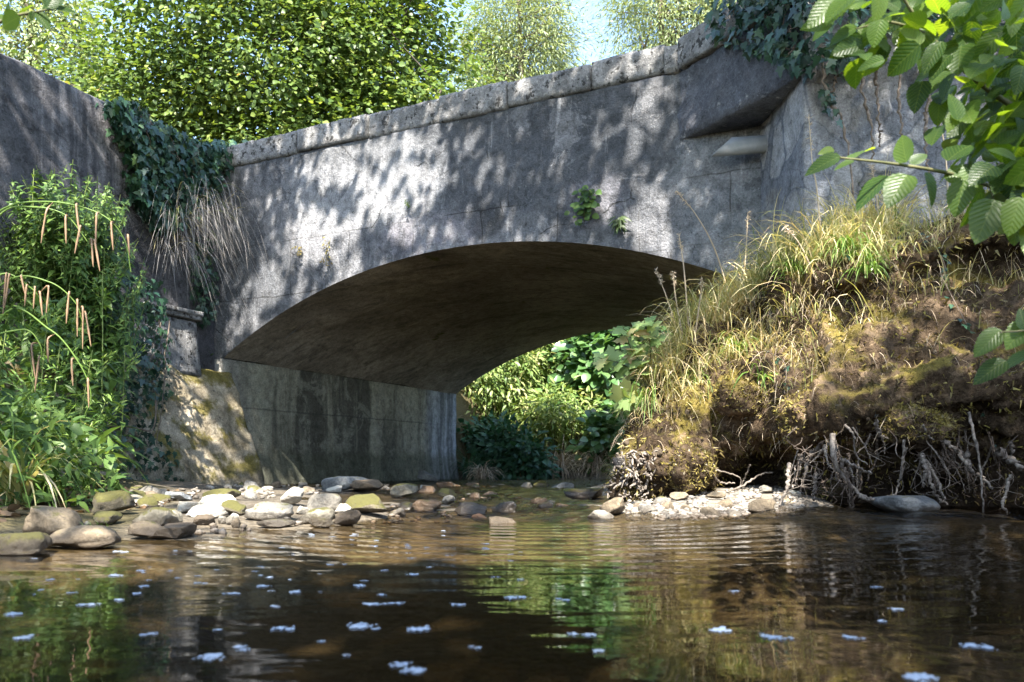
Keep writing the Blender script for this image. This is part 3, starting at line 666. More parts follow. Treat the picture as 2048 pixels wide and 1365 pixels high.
# corbelled triangular block across the inner corner on the right
bz = 2.57
e0 = BLK0 - BLKD * .02; e1 = WR1 + np.array([0.0, 0.0, 0]) + BLKD * -.02
corner = WR0 + np.array([.12, .22, 0])
tri = [e0, e1, np.array([1.95, 5.15, 0]), corner, fp(4.56, 0, .16)]
def prism(name, poly, z0, z1, mat, parent, seed, amp=.008):
    pl = resample(np.vstack([poly, poly[:1]])[:, :2], .05)[:-1]; n = len(pl); zs = np.linspace(z0, z1, max(2, int((z1 - z0) / .05)))
    V = np.zeros((len(zs), n, 3)); V[..., :2] = pl[None]; V[..., 2] = zs[:, None]; V = V.reshape(-1, 3)
    i, j = np.meshgrid(np.arange(len(zs) - 1), np.arange(n), indexing='ij')
    a = (i * n + j).ravel(); b = (i * n + (j + 1) % n).ravel(); f = np.stack([a, b, b + n, a + n], 1)
    V += vnormals(V, [f]) * (amp * fbm(V, 7, 4, seed))[:, None]
    uv = np.stack([V[:, 0] - V[:, 1], V[:, 2]], 1)
    return fixn(obj(name, V, [f, np.arange(n)[None], (np.arange(n) + (len(zs) - 1) * n)[None]], mat, parent, True, uv))
prism("corbel_block", np.array(tri), bz, 3.055, M['c_corbel'], bridge, 21, .022)
rough_block("coping_stone", BLK0 + BLKD * .03, WR1 + BLKD * .03, -.35, .05, ZCOP + .0, ZTOP + .01, BLKD, np.array([BLKD[1], -BLKD[0], 0]), M['c_coping'], bridge, 31)

# left wing wall
lw = thing("wing_wall", "tall dark grey wing wall on the left, running towards us from the bridge", "wall", loc=(0, 0, 0))
Pc = C0 - UX * .0
lp = [Pc - WL * .22, Pc + WL * 4.1, Pc + WL * 4.1 + np.array([-1.6, -4.5, 0])]
sweepwall("wall_face", lp, np.array([(0, -.3), (0, 3.24), (-.06, 3.28), (-.38, 3.28), (-.42, 3.2), (-.42, -.3)]), M['c_dark'], lw, .06, .012, 3, 5, normal=WLN)
sweepwall("batter", [Pc + WL * -.03, Pc + WL * 1.2, Pc + WL * 2.4], np.array([(.66, -.25), (.58, .1), (.44, .45), (.24, .98), (.17, 1.10), (.05, 1.13), (-.1, 1.13), (-.1, -.25)]), M['c_mossy'], lw, .035, .035, 5, 4.5, normal=WLN)
sweepwall("pier", [Pc + WL * .36, Pc + WL * 1.5], np.array([(.19, 1.05), (.13, 1.55), (-.05, 1.55), (-.05, 1.05)]), M['c_coping'], lw, .035, .010, 7, 8, normal=WLN)
sweepwall("moulding", [Pc + WL * .33, Pc + WL * 1.53], np.array([(.14, 1.553), (.17, 1.56), (.17, 1.595), (.19, 1.60), (.19, 1.635), (-.04, 1.66), (-.04, 1.553)]), M['c_coping'], lw, .012, .004, 8, 8, normal=WLN)
# right wing wall with stones showing through the mortar
rw = thing("wing_wall", "pale rubble wing wall on the right behind the ivy and grass", "wall")
_cells = np.stack([rng.uniform(0, 4.5, 190), rng.uniform(.2, 3.3, 190)], 1); _ch = rng.uniform(-.2, 1, 190)
def stones(V):
    L = (V[:, 0] - 1.7) - (V[:, 1] - 5.0); out = np.zeros(len(V))
    q = np.stack([L, V[:, 2]], 1)
    q = q + .05 * np.stack([fbm(V, 5, 2, 41), fbm(V, 5, 2, 43)], 1)
    for k in range(0, len(V), 4000):
        d = np.linalg.norm(q[k:k + 4000, None] - _cells[None], axis=2); o = np.argsort(d, 1)[:, :2]; r = np.arange(len(o))
        gap = d[r, o[:, 1]] - d[r, o[:, 0]]
        out[k:k + 4000] = np.clip(gap * 9, 0, 1) * np.clip(_ch[o[:, 0]], 0, 1) * .085
    return out * np.clip((V[:, 0] - 1.78) * 14, 0, 1)
M['c_rub'] = concrete("rubble_mortar", 'wall')
sweepwall("wall_face", [WR0 + np.array([0, .3, 0]), WR0, WR1, np.array([2.2, 4.99, 0]), WR2], np.array([(0, -.3), (0, 3.26), (.5, 3.26), (.5, -.3)]), M['c_rub'], rw, .032, .016, 13, 4, lump=stones)
# drain pipe sticking out of the wing wall under the corbel
pa_ = hit(1528, 289, WR0, np.array([-1.0, 0, 0])); pdir = nrm(np.array([-.93, -.10, -.10]))
n_, Ls = 26, .30; ang = np.linspace(0, 2 * np.pi, n_, endpoint=False)
pU = nrm(np.cross(pdir, [0, 0, 1.0])); pW = np.cross(pU, pdir)
def ring(r, cut, base=0.0):
    return np.array([pa_ + pdir * (base if cut is None else Ls - cut * 1.4 * math.sin(a)) + r * (pU * math.cos(a) + pW * math.sin(a)) for a in ang])
pw = .058
rgs = [ring(pw, None, -.12), ring(pw, .055), ring(pw - .004, .055), ring(pw - .004, None, -.12)]
pv = np.vstack(rgs); pf = []
for k in range(3):
    i = np.arange(n_); pf.append(np.stack([k * n_ + i, k * n_ + (i + 1) % n_, (k + 1) * n_ + (i + 1) % n_, (k + 1) * n_ + i], 1))
pipe = fixn(obj("drain_pipe", pv, pf, M['pipe'], rw))
capv = np.vstack([ring(pw - .003, None, -.05)]); obj("pipe_inside", capv, [np.arange(n_)[None]], M['pipein'], pipe)

# ------------------------------------------------------------------ right bank: swept profiles with an undercut
#        lip x, y ; under-bulge z ; lip z ; undercut ; crest x, y, z
KB = np.array([
 (1.60, 7.2, .12, .35, .05, 1.95, 7.1, .55), (1.30, 6.3, .15, .40, .06, 1.75, 6.1, .80), (.84, 5.45, .10, .38, .05, 1.35, 5.75, .85), (.615, 4.80, .07, .33, .03, 1.12, 5.55, .84), (.70, 4.62, .08, .30, .04, 1.15, 5.45, .90),
 (.90, 4.70, .14, .36, .12, 1.25, 5.50, 1.05), (1.16, 4.84, .22, .55, .28, 1.45, 5.50, 1.28), (1.40, 4.72, .36, .70, .45, 1.70, 5.35, 1.42), (1.49, 4.30, .36, .62, .42, 1.86, 4.99, 1.47),
 (1.67, 4.10, .40, .66, .36, 2.05, 4.97, 1.52), (2.01, 4.02, .44, .72, .36, 2.4, 4.96, 1.62), (2.46, 3.95, .48, .80, .34, 2.9, 4.96, 1.72), (2.98, 3.5, .42, .8, .3, 3.8, 4.9, 1.9), (3.15, 2.5, .4, .8, .25, 4.6, 3.0, 1.95),
 (3.1, .5, .4, .8, .2, 4.7, .5, 1.95), (3.1, -4, .4, .8, .2, 4.8, -4, 1.95)])
seglen = np.r_[0, np.cumsum(np.linalg.norm(np.diff(KB[:, :2], axis=0), axis=1))]
dens = smoothline(KB, 3000); dl = np.r_[0, np.cumsum(np.linalg.norm(np.diff(dens[:, :2], axis=0), axis=1))]
cut = seglen[-3]
sN = np.r_[np.linspace(0, cut, 500), np.linspace(cut, dl[-1], 30)[1:]]
KS = np.stack([np.interp(sN, dl, dens[:, k]) for k in range(8)], 1)
ND = nrm(np.stack([KS[:, 5] - KS[:, 0], KS[:, 6] - KS[:, 1]], 1))        # inland direction in plan
def bank_profile(k):
    lx, ly, zb, zl, uc, cx, cy_, zc = k; d = math.hypot(cx - lx, cy_ - ly)
    # (inland distance, z)
    return np.array([(uc + .10, -.35), (uc + .02, .0), (uc * .9, zb * .6), (uc * .35, zb * .95), (.0, zb + .05), (-.03, (zb + zl) / 2), (.03, zl), (d * .24, zl + (zc - zl) * .26),
                     (d * .42, zl + (zc - zl) * .44), (d * .46, zl + (zc - zl) * .58), (d * .36, zl + (zc - zl) * .70), (d * .42, zl + (zc - zl) * .80), (d * .62, zl + (zc - zl) * .90), (d, zc), (d + .3, zc + .05)])
nP = 190
BV = np.zeros((len(KS), nP, 3))
for i, k in enumerate(KS):
    q = resample(smoothline(bank_profile(k), 120), .001); q = q[np.linspace(0, len(q) - 1, nP).astype(int)]
    BV[i, :, :2] = k[:2] + ND[i] * q[:, :1]; BV[i, :, 2] = q[:, 1]
BV = BV.reshape(-1, 3); BF = gridfaces(len(KS), nP)
BN = vnormals(BV, [BF]); BN *= np.where(BN[:, 2].mean() < 0, -1, 1)
fadeb = np.clip((BV[:, 2] + .2) * 3, 0, 1)
BV = BV + BN * (fadeb * (.11 * fbm(BV, 2.4, 3, 51) + .07 * fbm(BV, 6.0, 3, 52) + .035 * np.abs(fbm(BV, 17, 3, 53)) + .013 * fbm(BV, 42, 2, 54)))[:, None]
BN = vnormals(BV, [BF]); BN *= np.where(BN[:, 2].mean() < 0, -1, 1)
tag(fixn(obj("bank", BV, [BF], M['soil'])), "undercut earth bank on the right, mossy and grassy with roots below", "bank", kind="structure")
BT = np.linspace(0, 1, nP)[None].repeat(len(KS), 0).ravel(); BI = np.repeat(np.arange(len(KS)), nP)
bqx, bqy = topix(BV)
inview = (BV[:, 1] > 1) & (bqx > 1100) & (bqx < 2250) & (bqy < 1100)
def bank_points(n, cond, jitter=.02, wt=None):
    idx = np.where(inview & cond)[0]; p = None if wt is None else wt[idx] / wt[idx].sum()
    q = rng.choice(idx, n, p=p); return BV[q] + rng.normal(0, jitter, (n, 3)) * np.array([1, 1, .3]), BN[q], q

# fuzz of moss and rootlets on the earth
o_, n_r, q_ = bank_points(24000, BV[:, 2] > .04, .012)
md = nrm(n_r * .6 + rand_unit(len(o_)) * .75 + np.array([0, -.1, -.25]))
V, Fc = scatter((np.array([(0, -.5, 0), (0, .5, 0), (.6, .3, .1), (1, 0, -.15)]), [np.array([(0, 1, 2), (0, 2, 3)])]), o_ - n_r * .004, md, rand_unit(len(o_)), rng.uniform(.016, .046, len(o_)), rng.uniform(.006, .014, len(o_)))
tag(obj("moss", V, Fc, M['moss'], None, False), kind="stuff")

def clod(name, c, r, label, seed):
    V0, F0 = IC5; n = nrm(V0); c = np.array(c); V = n * np.array(r); V += n * (.05 * fbm(V + c, 5, 3, seed) + .028 * fbm(V + c, 15, 3, seed + 1))[:, None]
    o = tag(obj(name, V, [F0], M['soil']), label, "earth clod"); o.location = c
    N = vnormals(V, [F0]); k = rng.choice(len(V), 2600); k = k[N[k, 2] > -.5]
    A = nrm(N[k] * .5 + rand_unit(len(k)) * .8); v, f = scatter((np.array([(0, -.5, 0), (0, .5, 0), (.6, .3, .1), (1, 0, -.15)]), [np.array([(0, 1, 2), (0, 2, 3)])]), V[k], A, rand_unit(len(k)), rng.uniform(.01, .028, len(k)), rng.uniform(.005, .011, len(k)))
    obj("moss", v, f, M['moss'], o, False)
    return o
import bmesh
def ico(sub):
    bm = bmesh.new(); bmesh.ops.create_icosphere(bm, subdivisions=sub, radius=1); bm.verts.ensure_lookup_table()
    V = np.array([v.co[:] for v in bm.verts]); Fc = np.array([[v.index for v in f.verts] for f in bm.faces]); bm.free(); return V, Fc
IC5 = ico(5)
clod("earth_clod", P(1385, 945, 4.62), (.12, .11, .12), "rounded mossy lump of earth standing on the back of the gravel bar", 71)
clod("earth_clod", P(1625, 835, 4.26), (.15, .14, .13), "yellow mossy bulge of earth overhanging the left end of the roots", 75)
clod("earth_clod", P(1835, 855, 4.04), (.17, .13, .11), "dark mossy bulge of earth above the main root cluster", 77)
clod("earth_clod", P(1480, 800, 4.72), (.16, .13, .11), "shaded lump of earth below the thin dark green blades", 79)
# grass over the top of the bank
upm = (BV[:, 2] > .40) & (BN[:, 2] > .15)
wgt = np.clip(BN[:, 2], .1, 1) * np.where(bqx < 1800, 1.0, .45) * np.where((bqy > 600) & (bqx > 1640), .12, 1) * np.clip((BT - .35) * 3, .02, 1)
o_, n_r, q_ = bank_points(8500, upm, .015, wgt)
dens_c = .5 + .5 * fbm(o_, 3.2, 2, 61)
D = nrm(np.array([-.12, -.35, .9]) + rng.normal(0, .42, (len(o_), 3)) + n_r * .3)
V, Fc = blades(o_, D, rng.uniform(.07, .27, len(o_)) * np.clip(.55 + dens_c, .5, 1.3), rng.uniform(.0025, .006, len(o_)), rng.uniform(.4, 2.8, len(o_)), 5)
tag(obj("grass", V, Fc, M['grass'], None, False), kind="stuff")
o_, n_r, q_ = bank_points(4200, (BV[:, 2] > .5) & (BN[:, 2] > .1) & (bqx > 1285) & (bqx < 1800) & (BT > .45), .02, np.clip(1.3 - np.abs(bqy - np.interp(bqx, [1290, 1400, 1520, 1700, 1800], [720, 640, 560, 490, 460])) / 110, .02, 1))
D = nrm(np.array([-.15, -.3, 1.0]) + rng.normal(0, .35, (len(o_), 3)))
V, Fc = blades(o_, D, rng.uniform(.18, .50, len(o_)), rng.uniform(.0035, .0075, len(o_)), rng.uniform(.6, 2.8, len(o_)), 6)
tag(obj("tall_grass", V, Fc, M['grass'], None, False), kind="stuff")
# dead thatch hanging over the edge
o_, n_r, q_ = bank_points(5200, (BV[:, 2] > .3) & (BT > .3) & (BN[:, 2] < .75), .02, np.where(bqx < 1760, 1.0, .5) * np.clip((BT - .25) * 2, .03, 1))
D = nrm(n_r * .8 + rng.normal(0, .5, (len(o_), 3)) + np.array([0, -.2, .1]))
V, Fc = blades(o_, D, rng.uniform(.05, .2, len(o_)), rng.uniform(.0015, .0035, len(o_)), rng.uniform(1.6, 4.2, len(o_)), 5)
tag(obj("dry_grass", V, Fc, M['straw'], None, False), kind="stuff")
def bank_at(px, py):
    d = (bqx - px) ** 2 + (bqy - py) ** 2 + 1e9 * (~inview); near = np.where(d < d.min() + 60)[0]
    k = near[np.argmin(BV[near, 1])]; return BV[k].copy()
# bright broad-leaved tussocks
def tussock(px, py, n, L, W, label, mat='greengrass', grp=None, name="grass_tussock", lean=(0, -.25, .9), spread=.5, bend=(1.6, 3.2), at=None):
    b = bank_at(px, py) if at is None else np.asarray(at)
    D = nrm(np.array(lean) + rng.normal(0, spread, (n, 3)) * np.array([1, 1, .4]))
    V, Fc = blades(b + rng.normal(0, .02, (n, 3)) * np.array([1, 1, .4]), D, rng.uniform(.6, 1.1, n) * L, rng.uniform(.6, 1.1, n) * W, rng.uniform(*bend, n), 7)
    return tag(obj(name, V, Fc, M[mat], None, False), label, "grass tuft", grp)
tussock(1690, 520, 80, .34, .011, "bright green arching grass tussock at the crest of the right bank below the rubble wall", bend=(2.2, 3.6))
tussock(1740, 545, 45, .26, .010, "smaller pale grass tussock drooping beside the bright arching one on the bank", bend=(2.4, 4))
tussock(1285, 800, 26, .40, .013, "long ribbon-like green leaves hanging over the crumbling nose of the bank", lean=(-.35, -.6, .6), spread=.3, bend=(2.8, 4.5))
tussock(1380, 760, 40, .34, .007, "tuft of thin dark green blades arching out of the bank face above the mossy lump", lean=(-.2, -.7, .7))
tussock(1480, 700, 40, .30, .007, "green tuft on the bank between the seed stalks and the earthy hollow")
tussock(1525, 760, 16, .30, .010, "few broad green blades hanging beside the embedded pale stone", lean=(0, -.8, .5), bend=(2.6, 4))
tussock(1440, 575, 60, .26, .006, "thin pale grass tuft at the foot of the spandrel wall")
tussock(1590, 540, 60, .24, .006, "pale grass tuft at the foot of the grey wall leg")
tussock(1850, 430, 60, .30, .006, "tall pale grass tuft on the bank top half behind the alder leaves")
tussock(1950, 420, 60, .30, .006, "straw tinted grass tuft at the far right of the bank crest", mat='grass')
# seed stalks
def stalk(pts, Y0, label, grp="dry seed stalks on the bank", r=.0062, head=.22):
    b = bank_at(*pts[0]); L = [b]
    for (x, y) in pts[1:]: L.append(P(x, y, b[1] - .03 * len(L)))
    c = smoothline(L, 24); t = thing("grass_stalk", label, "grass stalk", grp, b)
    V, Fc = tubes([(c - b, np.linspace(r, r * .4, 24))], 5); obj("stem", V, Fc, M['straw'], t)
    k = int(24 * (1 - head)); hp = c[k:]; n = 46; q = hp[rng.integers(0, len(hp), n)] - b + rng.normal(0, .002, (n, 3))
    ax = nrm(np.gradient(hp, axis=0).mean(0) + rng.normal(0, .28, (n, 3)))
    V, Fc = scatter(LANCE, q, ax, rand_unit(n), rng.uniform(.018, .032, n), rng.uniform(.012, .026, n)); obj("seed_head", V, Fc, M['straw'], t)
stalk([(1455, 590), (1430, 500), (1392, 430), (1352, 382)], 0, "tallest dry seed stalk leaning left across the spandrel wall")
stalk([(1480, 590), (1492, 500), (1496, 425)], 0, "upright reddish dry stalk with a bent tip in front of the smooth grey panel")
stalk([(1375, 660), (1368, 540), (1358, 470)], 0, "straight dry stalk just left of the tallest leaning one")
stalk([(1352, 680), (1335, 600), (1312, 540)], 0, "short dry stalk bending left over the dark vault")
stalk([(1362, 690), (1352, 600), (1346, 545)], 0, "slim upright dry stalk against the dark vault")
stalk([(1385, 680), (1400, 600), (1405, 560)], 0, "short pale stalk in the thick grass under the arch")
stalk([(1640, 500), (1634, 380), (1625, 330), (1618, 238)], 0, "very tall thin brown stalk in front of the rubble wall")
stalk([(1625, 560), (1600, 490), (1570, 455)], 0, "dry stalk leaning left at the foot of the wall leg")
stalk([(1760, 460), (1752, 380), (1742, 330)], 0, "faint dry stalk under the vine stems of the rubble wall")
stalk([(1900, 420), (1890, 300), (1872, 215)], 0, "long dry stalk rising between the alder leaves")
# leafy weeds
def shoot_leaves(c, n, size, tmpl, droop=.3, whorl=2.4, r0=.25, taper=True, flat=.0):
    k = np.linspace(r0, .99, n); m = len(c); i = np.clip((k * (m - 1)).astype(int), 0, m - 2); O = c[i]; T = nrm(c[i + 1] - c[i])
    ref = np.array([.3, .2, 1.0]); U = nrm(np.cross(T, ref)); W = np.cross(T, U); a = np.arange(n) * whorl + rng.uniform(0, 6) + rng.normal(0, .25, n)
    out = U * np.cos(a)[:, None] + W * np.sin(a)[:, None]
    A = nrm(out + T * .35 + np.array([0, 0, -droop])); Nn = nrm(T + np.array([0, 0, .6]) + rng.normal(0, .2, (n, 3)))
    S = size * rng.uniform(.75, 1.1, n) * (np.clip(1.25 - k, .3, 1) if taper else 1)
    return O, A, Nn, S
for j, (a, b, n, lab) in enumerate([((1520, 590), (1505, 455), 34, "spiky light green weed standing in front of the wall corner"), ((1565, 590), (1552, 475), 26, "smaller spiky weed right of the first at the wall foot"),
                     ((1800, 470), (1790, 410), 24, "light leafy weed on the bank below the vine stems")]):
    p = bank_at(*a); q = P(b[0], b[1], p[1] - .05); c = smoothline([p, (p + q) / 2 + [.01, 0, 0], q], 16); t = thing("weed", lab, "weed", None, p)
    V, Fc = tubes([(c - p, .0022)], 4); obj("stem", V, Fc, M['stem'], t)
    O, A, Nn, S = shoot_leaves(c - p, n * 2, .05, LANCE, .1); V, Fc = scatter(LANCE, O, A, Nn, S, S * 1.2); obj("leaves", V, Fc, M['greengrass'], t, False)
# ivy trails over the bank
def trail(px, Y=None, n=14, size=.035, label="", mat='ivy', pts=None, name="ivy_trail"):
    L = np.array([bank_at(*p) + np.array([0, -.03, .015]) for p in px]) if pts is None else np.asarray(pts)
    c = smoothline(L, 40); t = thing(name, label, "ivy", None, L[0])
    V, Fc = tubes([(c - L[0], .002)], 4); obj("stem", V, Fc, M['vine'], t)
    i = rng.integers(0, 39, n); O = c[i] - L[0] + rng.normal(0, .012, (n, 3)); A = nrm(rng.normal(0, .5, (n, 3)) + np.array([0, -.2, -.5])); Nn = nrm(np.array([-.1, -.8, .7]) + rng.normal(0, .3, (n, 3)))
    V, Fc = scatter(IVY, O, A, Nn, rng.uniform(.7, 1.2, n) * size); obj("leaves", V, Fc, M[mat], t, False)
trail([(1760, 470), (1830, 470), (1880, 520), (1900, 570)], n=22, label="ivy trailing down the upper right of the bank")
trail([(1690, 520), (1760, 500), (1800, 470)], n=14, label="ivy sprig under the bright tussock")
trail([(1880, 560), (1920, 640), (1940, 680)], n=7, label="thin ivy trail with a pale stem on the mossy slope")
trail([(1960, 830), (1975, 905), (1985, 940)], n=4, label="thin trail with small green leaves hanging among the right hand roots", size=.03)
trail([(1520, 700), (1560, 730), (1560, 790)], n=12, label="ivy trail beside the hanging thatch in the middle of the bank", size=.03)
# plane tree sapling
sp0 = bank_at(1300, 800); t = thing("sapling", "sapling with pale lobed and browning leaves at the tip of the bank", "sapling", None, sp0)
lines = []; LO, LA, LN, LS = [], [], [], []
for pts in ([(1300, 800), (1270, 720), (1245, 650)], [(1300, 790), (1255, 735), (1195, 715)], [(1302, 790), (1300, 690), (1288, 640)], [(1300, 800), (1262, 790), (1240, 800)], [(1300, 780), (1290, 740), (1262, 700)]):
    c = smoothline([sp0] + [P(x, y, sp0[1] - .06 * k) for k, (x, y) in enumerate(pts[1:], 1)], 16) - sp0; lines.append((c, np.linspace(.005, .002, 16)))
    O, A, Nn, S = shoot_leaves(c, 12, .105, PLANE, .15, r0=.4, taper=False); LO.append(O); LA.append(A); LN.append(nrm(Nn + np.array([0, -1.0, .3]))); LS.append(S)
V, Fc = tubes(lines, 5); obj("stem", V, Fc, M['twig'], t)
V, Fc = scatter(PLANE, np.vstack(LO), np.vstack(LA), np.vstack(LN), np.hstack(LS)); obj("leaves", V, Fc, M['sapling'], t, False)
# crumbling root mat at the nose
nose = np.array([.66, 4.62, .12]); t = thing("root_mat", "crumbling pale lump of matted roots at the nose of the bank", "root mat", None, nose)
qn = np.where((bqx > 1215) & (bqx < 1310) & (bqy > 905) & (bqy < 1012) & (BV[:, 1] < 5.1))[0]
lines = []
for k in range(330):
    b = BV[rng.choice(qn)] - nose; d = nrm(np.array([rng.normal(-.2, .6), -1 + rng.normal(0, .4), rng.normal(-.2, .6)])); l = rng.uniform(.02, .06)
    lines.append((np.array([b - d * .01, b + d * l * .5 + rng.normal(0, .004, 3), b + d * l + rng.normal(0, .008, 3)]), np.array([.005, .006, .003]) * rng.uniform(.6, 1.5)))
V, Fc = tubes(lines, 5); obj("rootlets", V, Fc, M['root'], t)

# exposed roots hanging from the undercut
RG = "pale washed roots hanging from the undercut bank"
def knobby(c, r):
    n = len(c); rr = np.linspace(1, .45, n) * r * (1 + .45 * np.array([mnoise.noise(Vector(p) * 60) for p in c])); return rr
def root(pts, Y, r, label="pale washed root hanging from the undercut bank", mat='root', grp=RG, hang=None):
    L = [P(x, y, Y + .05 * math.sin(k * 1.9 + x)) for k, (x, y) in enumerate(pts)] if hang is None else hang
    L = np.array(L); c = smoothline(L, 26); c[1:] += rng.normal(0, r * .35, (25, 3)); b = L[0]
    V, Fc = tubes([(c - b, knobby(c, r))], 7); o = obj("root", V, Fc, M[mat]); o.location = b
    tag(o, label, "root", grp)
ym = 3.98
root([(1665, 868), (1668, 920), (1690, 960), (1715, 985), (1745, 1005), (1775, 992)], ym, .014, "longest pale root curving down then right above the water", grp=None)
root([(1715, 990), (1750, 1000), (1785, 995)], ym - .02, .012, "thick knobbly root end lying just above the water", grp=None)
root([(1808, 880), (1805, 930), (1795, 975), (1785, 1000)], ym - .05, .007, "straight slim root hanging alone over the dark hollow left of the slab", grp=None)
root([(1690, 850), (1706, 870), (1712, 910), (1735, 930)], ym, .006)
root([(1705, 855), (1728, 890), (1745, 930)], ym, .005)
root([(1682, 917), (1705, 930), (1725, 942), (1745, 945)], ym - .04, .009)
root([(1752, 840), (1758, 868), (1775, 878)], ym, .009, "stubby curved root below the embedded grey stone", grp=None)
root([(1845, 850), (1855, 870), (1868, 880)], ym - .05, .006)
root([(1848, 915), (1865, 945), (1880, 975), (1890, 1000)], ym - .02, .011)
root([(1850, 925), (1862, 965), (1875, 995), (1893, 1008)], ym, .010)
root([(1885, 880), (1915, 905), (1935, 930), (1945, 945)], ym - .04, .012)
root([(1935, 905), (1940, 940), (1965, 955), (1985, 980)], ym - .03, .012, "thick forked root at the right of the hanging cluster", grp=None)
root([(1938, 825), (1950, 880), (1960, 930), (1966, 1000), (1968, 1040)], ym - .07, .007, "long thin root reaching the water at the far right", grp=None)
root([(1995, 900), (2010, 915), (2030, 925), (2040, 940)], ym - .05, .02, "fat knotty root stub at the right edge of the bank", grp=None)
root([(2020, 950), (2012, 985), (2005, 1010), (2015, 1025)], ym - .05, .009)
root([(1600, 910), (1597, 945), (1588, 975)], ym + .12, .012, "sunlit whitish root at the left end of the cluster", grp=None)
root([(1632, 945), (1630, 975), (1628, 1000)], ym + .05, .011)
root([(1650, 890), (1655, 925), (1672, 945)], ym, .006)
for k in range(58):
    x = rng.choice([rng.normal(1650, 35), rng.normal(1875, 55), rng.uniform(1600, 2045)], p=[.3, .45, .25]); y0 = rng.uniform(855, 945); l = rng.uniform(30, 95); sl = rng.normal(.25 if x > 1780 else -.05, .35)
    pts = [(x, y0), (x + sl * l * .4 + rng.normal(0, 5), y0 + l * .5), (x + sl * l + rng.normal(0, 9), min(1030, y0 + l))]
    root(pts, ym + rng.uniform(-.06, .26) + (.08 if x < 1680 else 0), rng.choice([.003, .004, .006, .008, .0105], p=[.25, .25, .2, .18, .12]), mat='root' if rng.random() < .5 else 'rootdark')
for k in range(100):
    x = rng.choice([rng.uniform(1600, 2045), rng.normal(1660, 40), rng.normal(1880, 60)]); y0 = rng.uniform(850, 970); l = rng.uniform(15, 70)
    root([(x, y0), (x + rng.normal(0, 14), y0 + l * .4), (x + rng.normal(0, 20), y0 + l * .8), (x + rng.normal(0, 26), y0 + l)], ym + rng.uniform(-.08, .2), rng.uniform(.0014, .0026), mat=rng.choice(['root', 'rootdark', 'rootdark']))
for pts, r in (([(1440, 985), (1480, 975), (1520, 950), (1545, 945)], .008), ([(1425, 950), (1440, 965), (1470, 968)], .008), ([(1500, 930), (1490, 955), (1480, 975)], .006), ([(1420, 940), (1450, 945), (1480, 958), (1478, 985)], .006)):
    root(pts, 4.75, r, "thin root lying in the earthy hollow behind the gravel", 'root', "roots in the hollow behind the gravel")

# ------------------------------------------------------------------ rocks
IC4, IC3, IC1 = ico(4), ico(3), ico(1)
def rockshape(seed, base=IC4, boxy=.3, rough=.17, cuts=9):
    V, Fc = base; V = V.copy(); rg = np.random.default_rng(seed)
    p = 2 + boxy * 5; V = V / (np.abs(V) ** p).sum(1, keepdims=True) ** (1 / p)
    for _ in range(cuts):                               # worn flat facets
        n = nrm(rg.normal(size=3)); h = rg.uniform(.52, .9); d = V @ n - h; V -= np.outer(np.clip(d, 0, None) * .88, n)
    V *= (1 + rough * fbm(V, 1.1, 2, seed) + .035 * fbm(V, 4, 3, seed + .3))[:, None]
    return V, Fc
def rock(name, box, mat, label, seed, boxy=.3, depth=.8, tilt=0, grp=None, Y=None, z=None, cat="rock", flat=0.0):
    x0, y0, x1, y1 = box
    if Y is None:
        Y = float(ground_hit((x0 + x1) / 2, y1)[0])
    w = (x1 - x0) / F * Y; h = (y1 - y0) / F * Y; c = P((x0 + x1) / 2, y1, Y)
    V, Fc = rockshape(seed, IC4, boxy)
    V = V / np.abs(V).max(0); V[:, 2] = np.where(V[:, 2] < 0, V[:, 2] * .55, V[:, 2])
    V = V * np.array([w / 2, w / 2 * depth, h / 1.42])
    a = R(tilt); V[:, [0, 2]] = V[:, [0, 2]] @ np.array([[math.cos(a), math.sin(a)], [-math.sin(a), math.cos(a)]])
    o = obj(name, V, [Fc], M[mat]); o.location = (c[0], c[1] + w / 2 * depth * .5, c[2] + h * .40)
    return tag(o, label, cat, grp)
